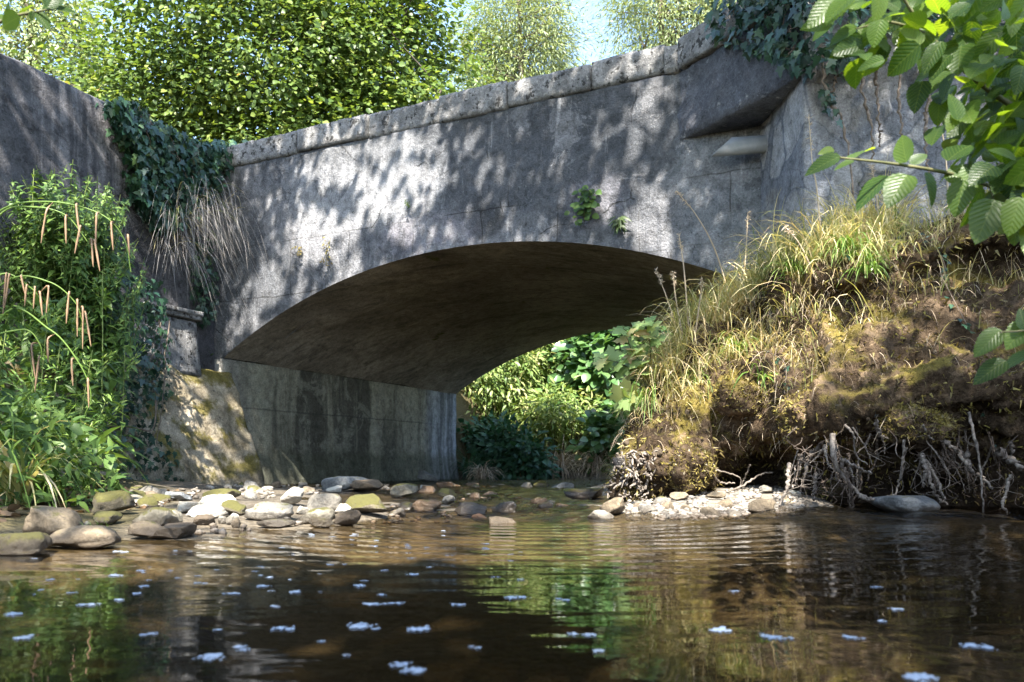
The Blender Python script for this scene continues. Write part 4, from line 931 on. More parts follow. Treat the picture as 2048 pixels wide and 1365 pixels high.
rk = [
 ((20, 1010, 168, 1082), 'tan', "big brown boulder with a pale flat top at the left water edge", .45, .9, 4),
 ((-60, 1066, 82, 1118), 'mossrock', "low mossy rock cut off by the left corner of the pool", .2, .9, 0),
 ((75, 1056, 262, 1100), 'tan', "low sandy mound with a fringe of grass at the water edge", .1, .7, 2),
 ((165, 986, 256, 1032), 'mossrock', "dark moss grown rock behind the big brown boulder", .2, .9, 0),
 ((185, 1019, 242, 1052), 'mossrock', "small mossy stone in front of the dark moss grown rock", .2, .9, 0),
 ((254, 1018, 356, 1060), 'halfmoss', "long greenish pale stone left of the white stones", .25, .8, -3),
 ((252, 1046, 334, 1080), 'tan', "smooth sandy wet stone at the water edge", .15, .9, 0),
 ((294, 1050, 380, 1080), 'brown', "dark porous oval stone lying in the water edge", .3, .9, 0),
 ((322, 1020, 366, 1052), 'halfmoss', "round tan stone wedged behind the dark porous oval one", .2, .9, 0),
 ((394, 988, 486, 1024), 'pale', "brightest long white stone tilted on top of the heap", .3, .7, -7),
 ((342, 1003, 398, 1028), 'pale', "pale flat stone left of the brightest white one", .3, .8, 8),
 ((368, 1012, 445, 1038), 'pale', "flat pale stone lying below the brightest white one", .4, .8, 3),
 ((440, 1003, 488, 1032), 'mossrock', "dark mossy square stone between two pale ones", .5, .9, 0),
 ((484, 1001, 592, 1042), 'grey', "big pale grey block in the middle of the stone heap", .75, .7, 0),
 ((547, 978, 607, 1012), 'pale', "white pointed stone above the big grey block", .35, .8, 18),
 ((604, 992, 682, 1030), 'grey', "rounded grey stone right of the big block", .3, .8, 4),
 ((588, 1010, 618, 1030), 'pale', "small white stone between the big block and the rounded grey stone", .4, .9, 12),
 ((682, 992, 784, 1032), 'mossrock', "broad flat stone with a cap of yellow moss", .35, .8, 2),
 ((598, 1020, 668, 1050), 'halfmoss', "greenish brown stone leaning at the heap's front", .3, .8, 6),
 ((616, 1034, 664, 1057), 'mossrock', "low mossy stone touching the water in front of the heap", .2, .9, 0),
 ((666, 1024, 722, 1053), 'brown', "brown wedge shaped stone under the moss capped one", .3, .8, 10),
 ((664, 1006, 706, 1030), 'pale', "white flat slip of stone left of the moss capped one", .5, .8, 0),
 ((430, 1034, 452, 1050), 'pale', "small white pebble in the nest of pebbles", .2, .9, 0),
 ((448, 1028, 476, 1050), 'pale', "rounded off white cobble in the nest of pebbles", .2, .9, 0),
 ((462, 1040, 482, 1058), 'tan', "upright tan pebble beside the white cobble", .2, .9, 30),
 ((500, 1040, 584, 1058), 'grey', "low grey gravel hump at the water in front of the big block", .2, .9, 0),
 ((372, 1030, 424, 1052), 'brown', "brown stone in the gap left of the pebbles", .3, .9, 0),
 ((398, 980, 476, 1002), 'mossrock', "dark moss covered stone behind the brightest white one", .3, .8, 0),
 ((326, 985, 378, 1003), 'slate', "grey slab at the foot of the mossy batter", .6, .8, -8),
 ((638, 954, 738, 984), 'slate', "blue grey slab leaning on the abutment", .5, .6, 6),
 ((698, 962, 766, 986), 'brown', "brown flat stone right of the blue grey slab", .4, .7, 3),
 ((650, 970, 686, 986), 'pale', "pale round stone under the blue grey slab", .3, .9, 0),
 ((778, 970, 836, 998), 'halfmoss', "domed mossy brown stone alone near the abutment", .2, .9, 6),
 ((832, 944, 876, 966), 'slate', "tilted grey slab at the far end of the abutment", .5, .7, -10),
 ((868, 978, 914, 998), 'mossrock', "mossy boulder in the riffle under the arch", .2, .9, 0),
 ((822, 998, 884, 1026), 'wetbrown', "wet reddish stone at the left of the riffle", .3, .9, 0),
 ((906, 1008, 978, 1036), 'wetdark', "blue black wet stone with water running over it", .3, .9, -4),
 ((978, 1006, 1034, 1030), 'wetdark', "black brown wet stone right of the blue black one", .3, .9, 4),
 ((880, 990, 910, 1010), 'grey', "small grey stone poking from the riffle", .3, .9, 0),
 ((1100, 966, 1150, 984), 'slate', "angular grey stone before the far bushes", .6, .8, -6),
 ((1128, 974, 1216, 1004), 'wetdark', "large black wet hump across the riffle", .2, .8, 0),
 ((1036, 966, 1066, 980), 'grey', "small grey stone at the upstream end", .3, .9, 0),
 ((1066, 962, 1100, 976), 'mossrock', "dark stone at the upstream end", .3, .9, 0),
 ((966, 1034, 1036, 1058), 'tan', "pale tan hump standing in the shallow pool inlet", .15, .9, 0),
 ((943, 1030, 976, 1046), 'orange', "small orange stone beside the pale tan hump", .4, .9, 0),
 ((1196, 1002, 1254, 1034), 'tan', "pale pinkish wedge of stone at the tip of the gravel", .4, .8, 20),
 ((1172, 1022, 1230, 1046), 'pale', "low pale stone at the gravel's left tip", .3, .8, 0),
 ((1496, 1000, 1552, 1030), 'tan', "flat sandy stone at the right of the gravel bar", .5, .8, 4),
 ((1520, 972, 1548, 988), 'grey', "grey pebble in the shade of the gravel bar", .3, .9, 0),
 ((1410, 985, 1452, 1000), 'tan', "tan stone at the back of the gravel bar", .4, .9, 0),
 ((1340, 985, 1378, 1002), 'tan', "rounded tan stone below the mossy lump", .3, .9, 0),
]
for i, (bx, mt, lab, boxy, dep, tl) in enumerate(rk):
    rock("rock", bx, mt, lab, 100 + i, boxy, dep, tl)
rock("rock", (1756, 982, 1900, 1040), 'slate', "large blue grey slab half under the hanging roots", 201, .5, .6, -5, Y=3.86)
rock("rock", (1738, 788, 1806, 832), 'slate', "grey angular stone set in the bank above the roots", 202, .55, .6, 12, Y=4.06)
rock("rock", (1474, 762, 1512, 812), 'halfmoss', "pale stone set in the bank beside the broad green blades", 203, .4, .5, 20, Y=4.86)
rock("rock", (1232, 905, 1268, 960), 'wetdark', "dark stone wedged at the back of the bank's nose", 204, .4, .7, 25, Y=4.75)
# the many smaller stones of the heap, the riffle and the gravel
FILL = [rockshape(300 + k, IC3, .12 + .07 * k, .16, 7) for k in range(7)]
fmesh = {}
RKB = np.array([b for b, *_ in rk], float)
def clear_of_rocks(x, y, m=6): return not (((x > RKB[:, 0] - m) & (x < RKB[:, 2] + m) & (y > RKB[:, 1] - 2) & (y < RKB[:, 3] + 16))).any()
def filler(n, poly, size, mats, label, grp, zoff=0.0, cat="stone"):
    q = polysample(poly, n); out = []
    for k in range(n):
        px, py = q[k]
        if not clear_of_rocks(px, py): continue
        Y = float(ground_hit(px, py)[0])
        p = P(px, py, Y)
        if p[1] > 11.5: continue
        j = int(rng.integers(7)); mt = rng.choice(mats); key = (j, mt)
        if key not in fmesh:
            me = mesh("stone", *[FILL[j][0], [FILL[j][1]]]); me.materials.append(M[mt]); me.polygons.foreach_set("use_smooth", np.ones(len(me.polygons), bool)); fmesh[key] = me
        s = rng.uniform(*size) * (1.6 if rng.random() < .12 else 1); o = bpy.data.objects.new("stone", fmesh[key]); COL.objects.link(o)
        o.scale = (s, s * rng.uniform(.7, 1), s * rng.uniform(.45, .75)); o.rotation_euler = (rng.normal(0, .15), rng.normal(0, .15), rng.uniform(0, 6.3))
        o.location = (p[0], p[1], float(zgrid(p[0], p[1])) + s * .22 + zoff); tag(o, label, cat, grp)
filler(330, [(250, 1005), (420, 975), (800, 968), (790, 1030), (700, 1050), (420, 1058), (270, 1062)], (.03, .065), ['pale', 'grey', 'halfmoss', 'tan', 'mossrock', 'brown', 'brown', 'grey', 'mossrock'], "small rounded stone in the heap left of the riffle", "small stones of the heap")
filler(60, [(40, 1000), (300, 985), (420, 990), (300, 1010), (60, 1020)], (.025, .05), ['grey', 'brown', 'mossrock'], "small stone in the shade below the left plants", "small stones below the left plants")
filler(120, [(720, 985), (900, 966), (1190, 962), (1215, 985), (1200, 1020), (1000, 1034), (760, 1040)], (.03, .07), ['wetbrown', 'wetdark', 'wetbrown', 'grey', 'wetdark', 'brown'], "small wet stone in the riffle under the arch", "small wet stones in the riffle", -.006)
filler(130, [(1190, 1030), (1230, 1010), (1340, 1000), (1480, 985), (1590, 990), (1590, 1028), (1450, 1040), (1200, 1042)], (.010, .034), ['pale', 'tan', 'tan', 'grey', 'pale'], "small stone lying on the sunlit gravel bar", "stones on the gravel bar")
o_, n_r, q_ = bank_points(46, (BV[:, 2] > .1) & (BV[:, 2] < 1.25) & (bqx < 2060), .0)
for k in range(len(o_)):
    j = int(rng.integers(7)); me = fmesh.get((j, 'brown')) or fmesh.get((j, 'tan')) or list(fmesh.values())[j % len(fmesh)]
    o = bpy.data.objects.new("stone", me); COL.objects.link(o); a = rng.uniform(.012, .034); o.scale = (a, a * .8, a * .7); o.rotation_euler = tuple(rng.uniform(0, 6, 3)); o.location = o_[k]
    tag(o, "small stone embedded in the earth face of the right bank", "stone", "small stones in the earth bank")
# pebbles nobody could count
def pebbles(n, poly, size, mat, seed):
    q = polysample(poly, n); q = q[[clear_of_rocks(a, b, 0) for a, b in q]]; n = len(q); Y = ground_hit(q[:, 0], q[:, 1])
    X = (q[:, 0] - 1024) / F * Y; Z = zgrid(X, Y) + .002; V0, F0 = IC1; s = rng.uniform(*size, n) * (Y / 4) ** .3
    sc = s[:, None] * np.stack([rng.uniform(.7, 1.2, n), rng.uniform(.6, 1, n), rng.uniform(.4, .7, n)], 1)
    a = rng.uniform(0, 6.3, n); V = V0[None] * (1 + .18 * rng.normal(size=(n, len(V0), 1))) * sc[:, None]
    V = np.stack([V[..., 0] * np.cos(a)[:, None] - V[..., 1] * np.sin(a)[:, None], V[..., 0] * np.sin(a)[:, None] + V[..., 1] * np.cos(a)[:, None], V[..., 2]], -1) + np.stack([X, Y, Z + s * .25], 1)[:, None]
    f = (F0[None] + (np.arange(n) * len(V0))[:, None, None]).reshape(-1, 3)
    tag(obj("pebbles", V.reshape(-1, 3), [f], mat), kind="stuff")
def pebblemat(name, stops):
    m, nt = newmat(name); r = nd(nt, "NewGeometry").outputs["Random Per Island"]; n = noise(nt, pos(nt), 60, 3)
    z = sep(nt, pos(nt))[2]
    c = mix(nt, mth(nt, 'MULTIPLY', n, .4), ramp(nt, r, stops), (.12, .10, .08)); c = mix(nt, mth(nt, 'MULTIPLY', sm(nt, z, .03, .005), .7), c, (.09, .06, .035))
    finish(nt, c, .75, bump(nt, n, .5, .004), .4); return m
pm = pebblemat("mixed_pebbles", [(0, (.06, .05, .04)), (.4, (.15, .13, .105)), (.75, (.26, .23, .19)), (1, (.44, .40, .35))])
pebbles(3200, [(1175, 1044), (1230, 1005), (1420, 985), (1600, 965), (1610, 1032), (1450, 1042)], (.006, .018), pm, 1)
pebbles(2600, [(60, 1010), (260, 990), (520, 968), (850, 962), (800, 1040), (600, 1058), (300, 1080), (60, 1090)], (.008, .022), pm, 2)
pebbles(900, [(720, 990), (900, 962), (1210, 958), (1215, 1010), (1000, 1040), (700, 1052)], (.008, .02), pebblemat("wet_pebbles", [(0, (.05, .035, .02)), (.6, (.16, .10, .055)), (1, (.30, .22, .14))]), 3)

# foam flecks drifting on the pool
FM = []
for k in range(9):
    rg = np.random.default_rng(950 + k); n = int(rg.integers(30, 75)); parts = []; cen = rg.normal(0, .33, (int(rg.integers(2, 6)), 2)) * [1, .7]
    for j in range(n):
        r = rg.uniform(.035, .10) * (2.2 if j < 2 else 1.5 if j < 7 else 1); c = cen[int(rg.integers(len(cen)))] + rg.normal(0, .20, 2)
        V0, F0 = ico(2 if r > .12 else 1); parts.append((V0 * np.array([r, r, r * .7]) + np.array([c[0], c[1], r * .05]), [F0]))
    V, Fc = join(*parts); V = V / np.abs(V[:, :2]).max(); me = mesh("foam_fleck", V, Fc); me.materials.append(M['foam']); me.polygons.foreach_set("use_smooth", np.ones(len(me.polygons), bool)); FM.append(me)
foam = [(44,1229,58),(27,1278,62),(175,1212,46),(301,1271,40),(266,1188,34),(229,1201,34),(229,1152,34),(142,1187,20),(107,1160,26),(273,1143,30),(281,1174,30),(243,1104,36),(464,1188,34),(600,1186,46),(529,1173,28),(402,1167,30),(553,1214,30),(565,1258,58),(442,1262,28),(488,1297,52),(430,1316,62),(713,1253,62),(758,1259,28),(852,1260,70),(808,1340,98),(747,1210,48),(793,1209,36),(918,1211,36),(708,1172,44),(771,1142,22),(857,1136,22),(823,1150,26),(949,1297,30),(691,1312,22),(766,1191,22),(1026,1196,52),(1124,1201,34),(1166,1272,56),(1419,1262,78),(1189,1303,36),(1550,1277,64),(1704,1277,44),(1947,1293,70),(1798,1219,40),(1819,1357,100),(1755,1244,32),(1471,1183,30),(1752,1175,24),(990,1155,22),(650,1285,26)]
for k in range(75):
    y = 1062 + 130 * rng.random() ** 1.5; x = rng.uniform(20, 560) if rng.random() < .55 else rng.uniform(500, 1050)
    foam.append((x, y, rng.uniform(8, 22)))
for x, y, w in foam:
    Y = H * F / (y - HZ)
    if float(zground((x - 1024) / F * Y, Y)) > -.01: continue
    o = bpy.data.objects.new("foam_fleck", FM[int(rng.integers(9))]); COL.objects.link(o); s = w / F * Y / 2 * (1.15 if w > 24 else 1.0)
    o.location = ((x - 1024) / F * Y, Y, .0012); o.scale = (s, s, s * .5); o.rotation_euler = (0, 0, rng.uniform(-.5, .5) + (math.pi if rng.random() < .5 else 0))
    tag(o, "white foam fleck of clustered bubbles drifting on the dark pool", "foam", "foam flecks on the pool")

# ------------------------------------------------------------------ plants on the walls
def wall_ivy(par, poly, n, p0, nrmv, off, size, mat='ivy', name="leaves", face=(0, 0, .35)):
    q = polysample(poly, n); O = hit(q[:, 0], q[:, 1], p0, nrmv) + nrmv * rng.uniform(*off, n)[:, None]
    A = nrm(np.array([0, 0, -1.0]) + rng.normal(0, .45, (n, 3))); Nn = nrm(nrmv + np.array(face) + rng.normal(0, .38, (n, 3)))
    V, Fc = scatter(IVY, O, A, Nn, rng.uniform(*size, n)); return obj(name, V, Fc, M[mat], par, False)
def wall_lines(par, lines, p0, nrmv, off, r, mat='vine', name="stems"):
    L = []
    for pts in lines:
        q = np.array(pts, float); c = smoothline(hit(q[:, 0], q[:, 1], p0, nrmv) + nrmv * off, 30); c[1:-1] += rng.normal(0, .006, (28, 3)); L.append((c, np.linspace(r, r * .5, 30) * (1 + .2 * rng.normal(size=30))))
    V, Fc = tubes(L, 6); return obj(name, V, Fc, M[mat], par)
iv = thing("ivy", "thick dark ivy draped over the corner where left wing wall meets the bridge", "ivy")
polyI = [(192, 205), (225, 208), (262, 238), (300, 258), (350, 286), (400, 296), (436, 296), (428, 340), (405, 400), (360, 440), (300, 470), (262, 420), (244, 400), (238, 300), (215, 262)]
wall_ivy(iv, polyI, 2300, C0, WLN, (.02, .26), (.05, .085))
wall_ivy(iv, [(185, 198), (240, 208), (300, 250), (370, 285), (500, 280), (430, 300), (350, 300), (290, 270), (220, 235)], 330, C0 + np.array([0, 0, 0]), WLN, (-.25, .18), (.05, .075), name="crest_leaves", face=(0, 0, 1.3))
wall_lines(iv, [[(240, 215), (270, 300), (300, 380)], [(300, 262), (330, 340), (370, 420)], [(255, 230), (285, 280), (325, 330)], [(350, 290), (370, 350), (390, 420)]], C0, WLN, .2, .006)
iv2 = thing("ivy", "narrow strand of dark ivy hanging beside the left end of the arch", "ivy")
wall_ivy(iv2, [(372, 470), (410, 480), (418, 560), (408, 640), (385, 655), (368, 560)], 260, C0, WLN, (.04, .16), (.04, .06))
wall_lines(iv2, [[(385, 470), (395, 560), (395, 640)]], C0, WLN, .06, .005)
iv3 = thing("ivy", "sunlit ivy climbing the mossy batter under the left pier", "ivy")
wall_ivy(iv3, [(262, 610), (300, 600), (330, 640), (332, 720), (335, 790), (318, 830), (285, 790), (262, 700)], 320, C0 + WLN * .28, WLN, (0, .09), (.028, .05))
wall_lines(iv3, [[(330, 620), (300, 700), (305, 800)], [(270, 640), (290, 720), (312, 830)], [(310, 610), (318, 700), (300, 760)]], C0 + WLN * .28, WLN, .02, .005)
iv4 = thing("ivy", "dark shaded ivy mass low on the left wing wall behind the goldenrods", "ivy")
wall_ivy(iv4, [(120, 560), (285, 560), (278, 700), (275, 850), (330, 930), (300, 1000), (200, 985), (120, 900)], 1300, C0 + WLN * .36, WLN, (.0, .30), (.04, .07))
wall_lines(iv4, [[(160, 560), (220, 700), (240, 900)], [(300, 860), (285, 930), (260, 990)], [(330, 640), (312, 830), (295, 940)]], C0 + WLN * .42, WLN, .05, .005)
vt = thing("vine_tendril", "long bare vine stem reaching level across the shade left of the batter", "vine")
c = smoothline([P(x, y, 6.2) for x, y in [(95, 858), (170, 855), (240, 853), (275, 857), (300, 862), (310, 845), (312, 800)]], 40)
V, Fc = tubes([(c, .006)], 6); obj("stem", V, Fc, M['vine'], vt)
# top right ivy with woody stems
BLN = nrm(np.array([BLKD[1], -BLKD[0], 0.0])); BLN = BLN if BLN[1] < 0 else -BLN
iv5 = thing("ivy", "ivy mat with woody stems hanging from the top of the right wing wall", "ivy")
wall_ivy(iv5, [(1425, 30), (1470, -40), (1640, -90), (1640, 160), (1600, 150), (1560, 120), (1500, 108), (1445, 85)], 520, BLK0, BLN, (.02, .22), (.05, .08))
WR_N = np.array([0, -1.0, 0]); WRP = np.array([1.9, 4.99, 0])
wall_ivy(iv5, [(1590, -120), (2120, -120), (2120, 120), (1900, 90), (1760, 70), (1715, 150), (1690, 175), (1665, 150), (1640, 160), (1600, 140)], 800, WRP, WR_N, (.03, .25), (.05, .08), name="wall_leaves")
wall_ivy(iv5, [(1640, 150), (1665, 200), (1670, 265), (1650, 250), (1640, 200)], 26, WRP, WR_N, (.02, .08), (.04, .06), name="low_leaves")
wall_lines(iv5, [[(1632, 100), (1645, 180), (1655, 215), (1675, 240), (1690, 310), (1700, 400)], [(1690, 120), (1665, 170), (1655, 210)], [(1712, 130), (1722, 200), (1735, 260), (1738, 330)], [(1745, 150), (1750, 240), (1752, 300)],
     [(1850, 200), (1842, 280), (1850, 360)], [(1800, 100), (1790, 200), (1800, 300)], [(1930, 100), (1940, 220), (1920, 320)]], WRP, WR_N, .05, .011)
wall_lines(iv5, [[(1520, 20), (1570, 60), (1560, 90), (1610, 110)], [(1480, 30), (1540, 40), (1600, 20)], [(1600, 60), (1612, 100), (1590, 130)], [(1550, 0), (1590, 40), (1580, 80), (1620, 60)]], BLK0, BLN, .10, .004, name="tendrils")
# dry grass hanging from the corner ledge
dg = thing("dry_grass_tuft", "big grey tuft of dead grass hanging down beside the ivy at the left corner", "grass tuft")
o = hit(np.array([345., 385., 420., 330.]), np.array([450., 430., 425., 500.]), C0, WLN)
n = 620; b = o[rng.choice(4, n, p=[.3, .35, .2, .15])] + WLN * .08 + rng.normal(0, .07, (n, 3)) * np.array([1, 1, .8])
D = nrm(WLN * .6 + np.array([.1, -.2, .5]) + rng.normal(0, .75, (n, 3)))
V, Fc = blades(b, D, rng.uniform(.25, 1.15, n), rng.uniform(.0022, .0042, n), rng.uniform(2.0, 4.4, n), 10); obj("strands", V, Fc, M['deadgrass'], dg, False)
V, Fc = blades(b[:90], nrm(D[:90] + [0, 0, .6]), rng.uniform(.3, .6, 90), .004, rng.uniform(1.5, 3, 90), 8); obj("green_strands", V, Fc, M['grass'], dg, False)
# small plants rooted in the spandrel wall
def wallplant(px, py, n, size, label, mat, w=.06, h=.12, tmpl=NETTLE, name="wall_plant"):
    p = hit(px, py, C0, -BX); t = thing(name, label, "wall plant", None, p)
    O = -BX * rng.uniform(.01, .09, n)[:, None] + UX * rng.normal(0, w / 2, n)[:, None] + np.array([0, 0, 1.0]) * rng.uniform(-h, h, n)[:, None]
    A = nrm(UX * rng.normal(0, .8, n)[:, None] - BX * .5 + np.array([0, 0, -.5]) + rng.normal(0, .2, (n, 3))); Nn = nrm(-BX + np.array([0, 0, .6]) + rng.normal(0, .3, (n, 3)))
    V, Fc = scatter(tmpl, O, A, Nn, rng.uniform(.7, 1.2, n) * size); obj("leaves", V, Fc, M[mat], t, False)
    V, Fc = tubes([(np.array([[0, 0, h * .9], -BX * .05 + [0, 0, 0], -BX * .06 - np.array([0, 0, h])]), .003)], 4); obj("stem", V, Fc, M['twig'], t)
wallplant(1174, 412, 60, .06, "bright green leafy plant rooted in the spandrel wall right of the crown of the arch", 'bush', .09, .14, ROUND)
wallplant(1243, 445, 46, .09, "dark spiky fern in the crack of the spandrel wall", 'fern', .03, .04, LANCE)
wallplant(604, 503, 24, .03, "tiny yellowish moss tuft on the left part of the spandrel wall", 'moss', .05, .04)
wallplant(661, 505, 40, .03, "small hanging moss streak right of the tiny yellowish tuft", 'moss', .03, .13)
wallplant(422, 708, 14, .05, "little green plant at the left springing of the arch", 'bush', .06, .03)
wallplant(820, 410, 14, .03, "small dark tuft in the middle of the pale patch's lower edge", 'fern', .03, .03)

# ------------------------------------------------------------------ left bank plants
bs = thing("bush", "bright green nettle-like bush leaning against the left wing wall", "bush")
polyB = [(10, 372), (40, 335), (62, 305), (90, 340), (118, 322), (140, 312), (165, 338), (205, 345), (232, 372), (262, 400), (285, 470), (303, 540), (300, 600), (260, 660), (150, 650), (60, 610), (-30, 560), (-40, 400)]
q = polysample(polyB, 250); LO, LA, LN, LS, LI = [], [], [], [], []
for k in range(len(q)):
    Y = 5.3 + .95 * rng.random(); tip = P(q[k, 0], q[k, 1], Y); rt = P(140 + (q[k, 0] - 140) * .45, q[k, 1] + 120 + 60 * rng.random(), Y + .25)
    c = smoothline([rt, (rt + tip) / 2 + rng.normal(0, .05, 3) + [0, 0, .03], tip], 14); LI.append((c, np.linspace(.005, .002, 14)))
    O, A, Nn, S = shoot_leaves(c, 26, .12, NETTLE, .35, r0=.25); LO.append(O); LA.append(A); LN.append(Nn); LS.append(S)
V, Fc = scatter(NETTLE, np.vstack(LO), np.vstack(LA), np.vstack(LN), np.hstack(LS)); obj("leaves", V, Fc, M['bush'], bs, False)
V, Fc = tubes(LI, 4); obj("stems", V, Fc, M['stem'], bs)
GG = "goldenrods along the left bank"
for k, (tx, ty, Y, lab) in enumerate([(205, 540, 4.7, "tallest goldenrod with an open feathery tip, nearest the pier"), (98, 600, 4.6, "goldenrod second to the tallest, its top under the hanging spikes"), (45, 625, 4.4, ""), (150, 625, 4.8, ""), (12, 660, 4.2, ""), (250, 690, 5.0, ""),
       (120, 690, 4.2, ""), (185, 700, 4.4, ""), (65, 740, 4.0, ""), (20, 790, 3.7, ""), (215, 790, 4.6, ""), (100, 800, 3.9, ""), (160, 830, 4.2, "")]):
    bx = tx * .8 + 20 + rng.normal(0, 10); g = P(bx, 1000, Y); g[2] = float(zground(g[0], g[1])); tip = P(tx, ty, Y - .1)
    c = smoothline([g, g * .55 + tip * .45 + rng.normal(0, .03, 3), tip], 30) - g; t = thing("goldenrod", lab or "leafy green goldenrod stalk in the stand on the left bank", "goldenrod", GG, g)
    V, Fc = tubes([(c, np.linspace(.006, .0025, 30))], 5); obj("stem", V, Fc, M['stem'], t)
    nl = int(58 * np.linalg.norm(c[-1]) / 1.3); O, A, Nn, S = shoot_leaves(c, nl, .19, LANCE, .15, 2.4, .18)
    V, Fc = scatter(LANCE, O, A, Nn, S, S * 1.35); obj("leaves", V, Fc, M['golden'], t, False)
    n = 90; h = c[-1]; az = rng.uniform(0, 6.28, n); u = rng.random(n); O = h + np.stack([np.cos(az) * .10 * u, np.sin(az) * .10 * u, -.16 + u * .14 + rng.normal(0, .02, n)], 1)
    V, Fc = scatter(LANCE, O, nrm(np.stack([np.cos(az), np.sin(az), np.full(n, .8)], 1)), rand_unit(n), rng.uniform(.02, .04, n)); obj("blossom", V, Fc, M['greengrass'], t, False)
# pendulous sedge
sb = P(-90, 985, 3.7); sb[2] = float(zground(sb[0], sb[1]))
sg = thing("sedge", "pendulous sedge with arching green stems and hanging tan spikes at the left edge", "sedge", None, sb)
stems = [([(-80, 520), (0, 422), (100, 404), (200, 428), (248, 478), (262, 545)], [(92, 425, 70), (152, 410, 62), (193, 428, 64), (222, 445, 58), (256, 470, 55)]),
         ([(-70, 560), (0, 430), (70, 415), (130, 430), (165, 470), (185, 500)], [(131, 432, 72), (161, 452, 66), (183, 478, 58), (189, 480, 62)]),
         ([(-60, 640), (0, 550), (60, 575), (85, 610), (95, 650)], [(12, 550, 78), (18, 552, 60), (42, 552, 50), (53, 572, 50), (70, 575, 52), (80, 585, 50), (98, 572, 54)]),
         ([(-60, 660), (20, 560), (100, 565), (150, 605), (165, 645)], [(138, 585, 64), (155, 600, 70), (166, 615, 82), (171, 625, 74)]),
         ([(-60, 720), (40, 660), (80, 690), (82, 740)], [(62, 690, 70), (78, 715, 80)]),
         ([(0, 640), (100, 660), (160, 730), (182, 790), (170, 830)], [(95, 680, 50), (143, 720, 50), (176, 760, 54)])]
for pts, spk in stems:
    c = smoothline([sb] + [P(x, y, 3.55 + .02 * k) for k, (x, y) in enumerate(pts)], 50) - sb
    V, Fc = tubes([(c, np.linspace(.0055, .0018, 50))], 5); so_ = obj("stem", V, Fc, M['greengrass'], sg)
    for x, y, l in spk:
        a = P(x, y, 3.55) - sb; e = P(x + rng.normal(0, 5), y + l * rng.uniform(.75, 1.1), 3.55) - sb; ap = c[np.argmin(np.linalg.norm(c - a, axis=1))]
        cc = smoothline([ap, a * .85 + ap * .15 + [0, 0, .004], a * .8 + e * .2, e], 22); rr = .0009 + .0033 * np.clip((np.linspace(0, 1, 22) - .12) * 8, 0, 1) * np.clip((1.02 - np.linspace(0, 1, 22)) * 7, .1, 1)
        V, Fc = tubes([(cc, rr * (1 + .12 * rng.normal(size=22)))], 6); obj("spike", V, Fc, M['spike'], so_)
n = 34; D = nrm(np.array([.45, -.1, .9]) + rng.normal(0, .35, (n, 3)))
V, Fc = blades(np.zeros((n, 3)) + rng.normal(0, .05, (n, 3)) * [1, 1, .2], D, rng.uniform(.6, 1.35, n), rng.uniform(.008, .014, n), rng.uniform(1.0, 2.4, n), 10); obj("leaves", V, Fc, M['greengrass'], sg, False)
# low growth at the foot of the left bank
def low_growth(n, poly, Yr, size, tmpl, mat, name, W=1.0):
    q = polysample(poly, n); Y = rng.uniform(*Yr, n); O = np.stack([(q[:, 0] - 1024) / F * Y, Y, H + (HZ - q[:, 1]) / F * Y], 1)
    gz = zground(O[:, 0], O[:, 1]); O[:, 2] = np.maximum(O[:, 2], gz + .01)
    A = nrm(rand_unit(n) + np.array([.2, -.3, .2])); Nn = nrm(np.array([0, -.4, 1.0]) + rng.normal(0, .45, (n, 3))); S = rng.uniform(*size, n)
    V, Fc = scatter(tmpl, O, A, Nn, S, S * W); return tag(obj(name, V, Fc, M[mat], None, False), kind="stuff")
low_growth(900, [(-40, 800), (60, 780), (160, 850), (250, 900), (240, 985), (150, 1010), (40, 1020), (-40, 1020)], (3.2, 4.6), (.04, .085), NETTLE, 'bush', "undergrowth")
low_growth(700, [(-40, 640), (120, 600), (240, 760), (180, 900), (-40, 900)], (4.6, 5.6), (.06, .11), NETTLE, 'bush', "undergrowth")
for k, (x, y, L, lab) in enumerate([(40, 985, .55, "broad bladed grass clump with dead pale blades at the left edge"), (110, 1005, .4, "dark green strap leaved clump behind the brown boulder"), (5, 1000, .5, "grassy clump in the bottom left corner of the plants")]):
    p = P(x, y, 3.4 + .2 * k); p[2] = float(zground(p[0], p[1])); tussock(0, 0, 55, L, .016, lab, 'greengrass' if k != 0 else 'grass', at=p, lean=(.15, -.3, 1), spread=.4, bend=(1.0, 2.6), name="grass_clump")
mg = P(190, 1060, 2.42); tussock(0, 0, 40, .035, .002, "fine grass fringe on the low sandy mound", at=mg, lean=(0, -.1, 1), spread=.5, bend=(.5, 1.5), name="grass_fringe")

n = 230; q = polysample([(-20, 985), (180, 975), (420, 985), (330, 1015), (120, 1030), (-20, 1050)], n); Y = ground_hit(q[:, 0], q[:, 1])
O = np.stack([(q[:, 0] - 1024) / F * Y, Y, zgrid((q[:, 0] - 1024) / F * Y, Y) + .006], 1)
V, Fc = scatter(ROUND, O, rand_unit(n) * [1, 1, .25], np.array([0, 0, 1.0]) + rng.normal(0, .35, (n, 3)), rng.uniform(.02, .05, n)); tag(obj("leaf_litter", V, Fc, M['dead'], None, False), kind="stuff")
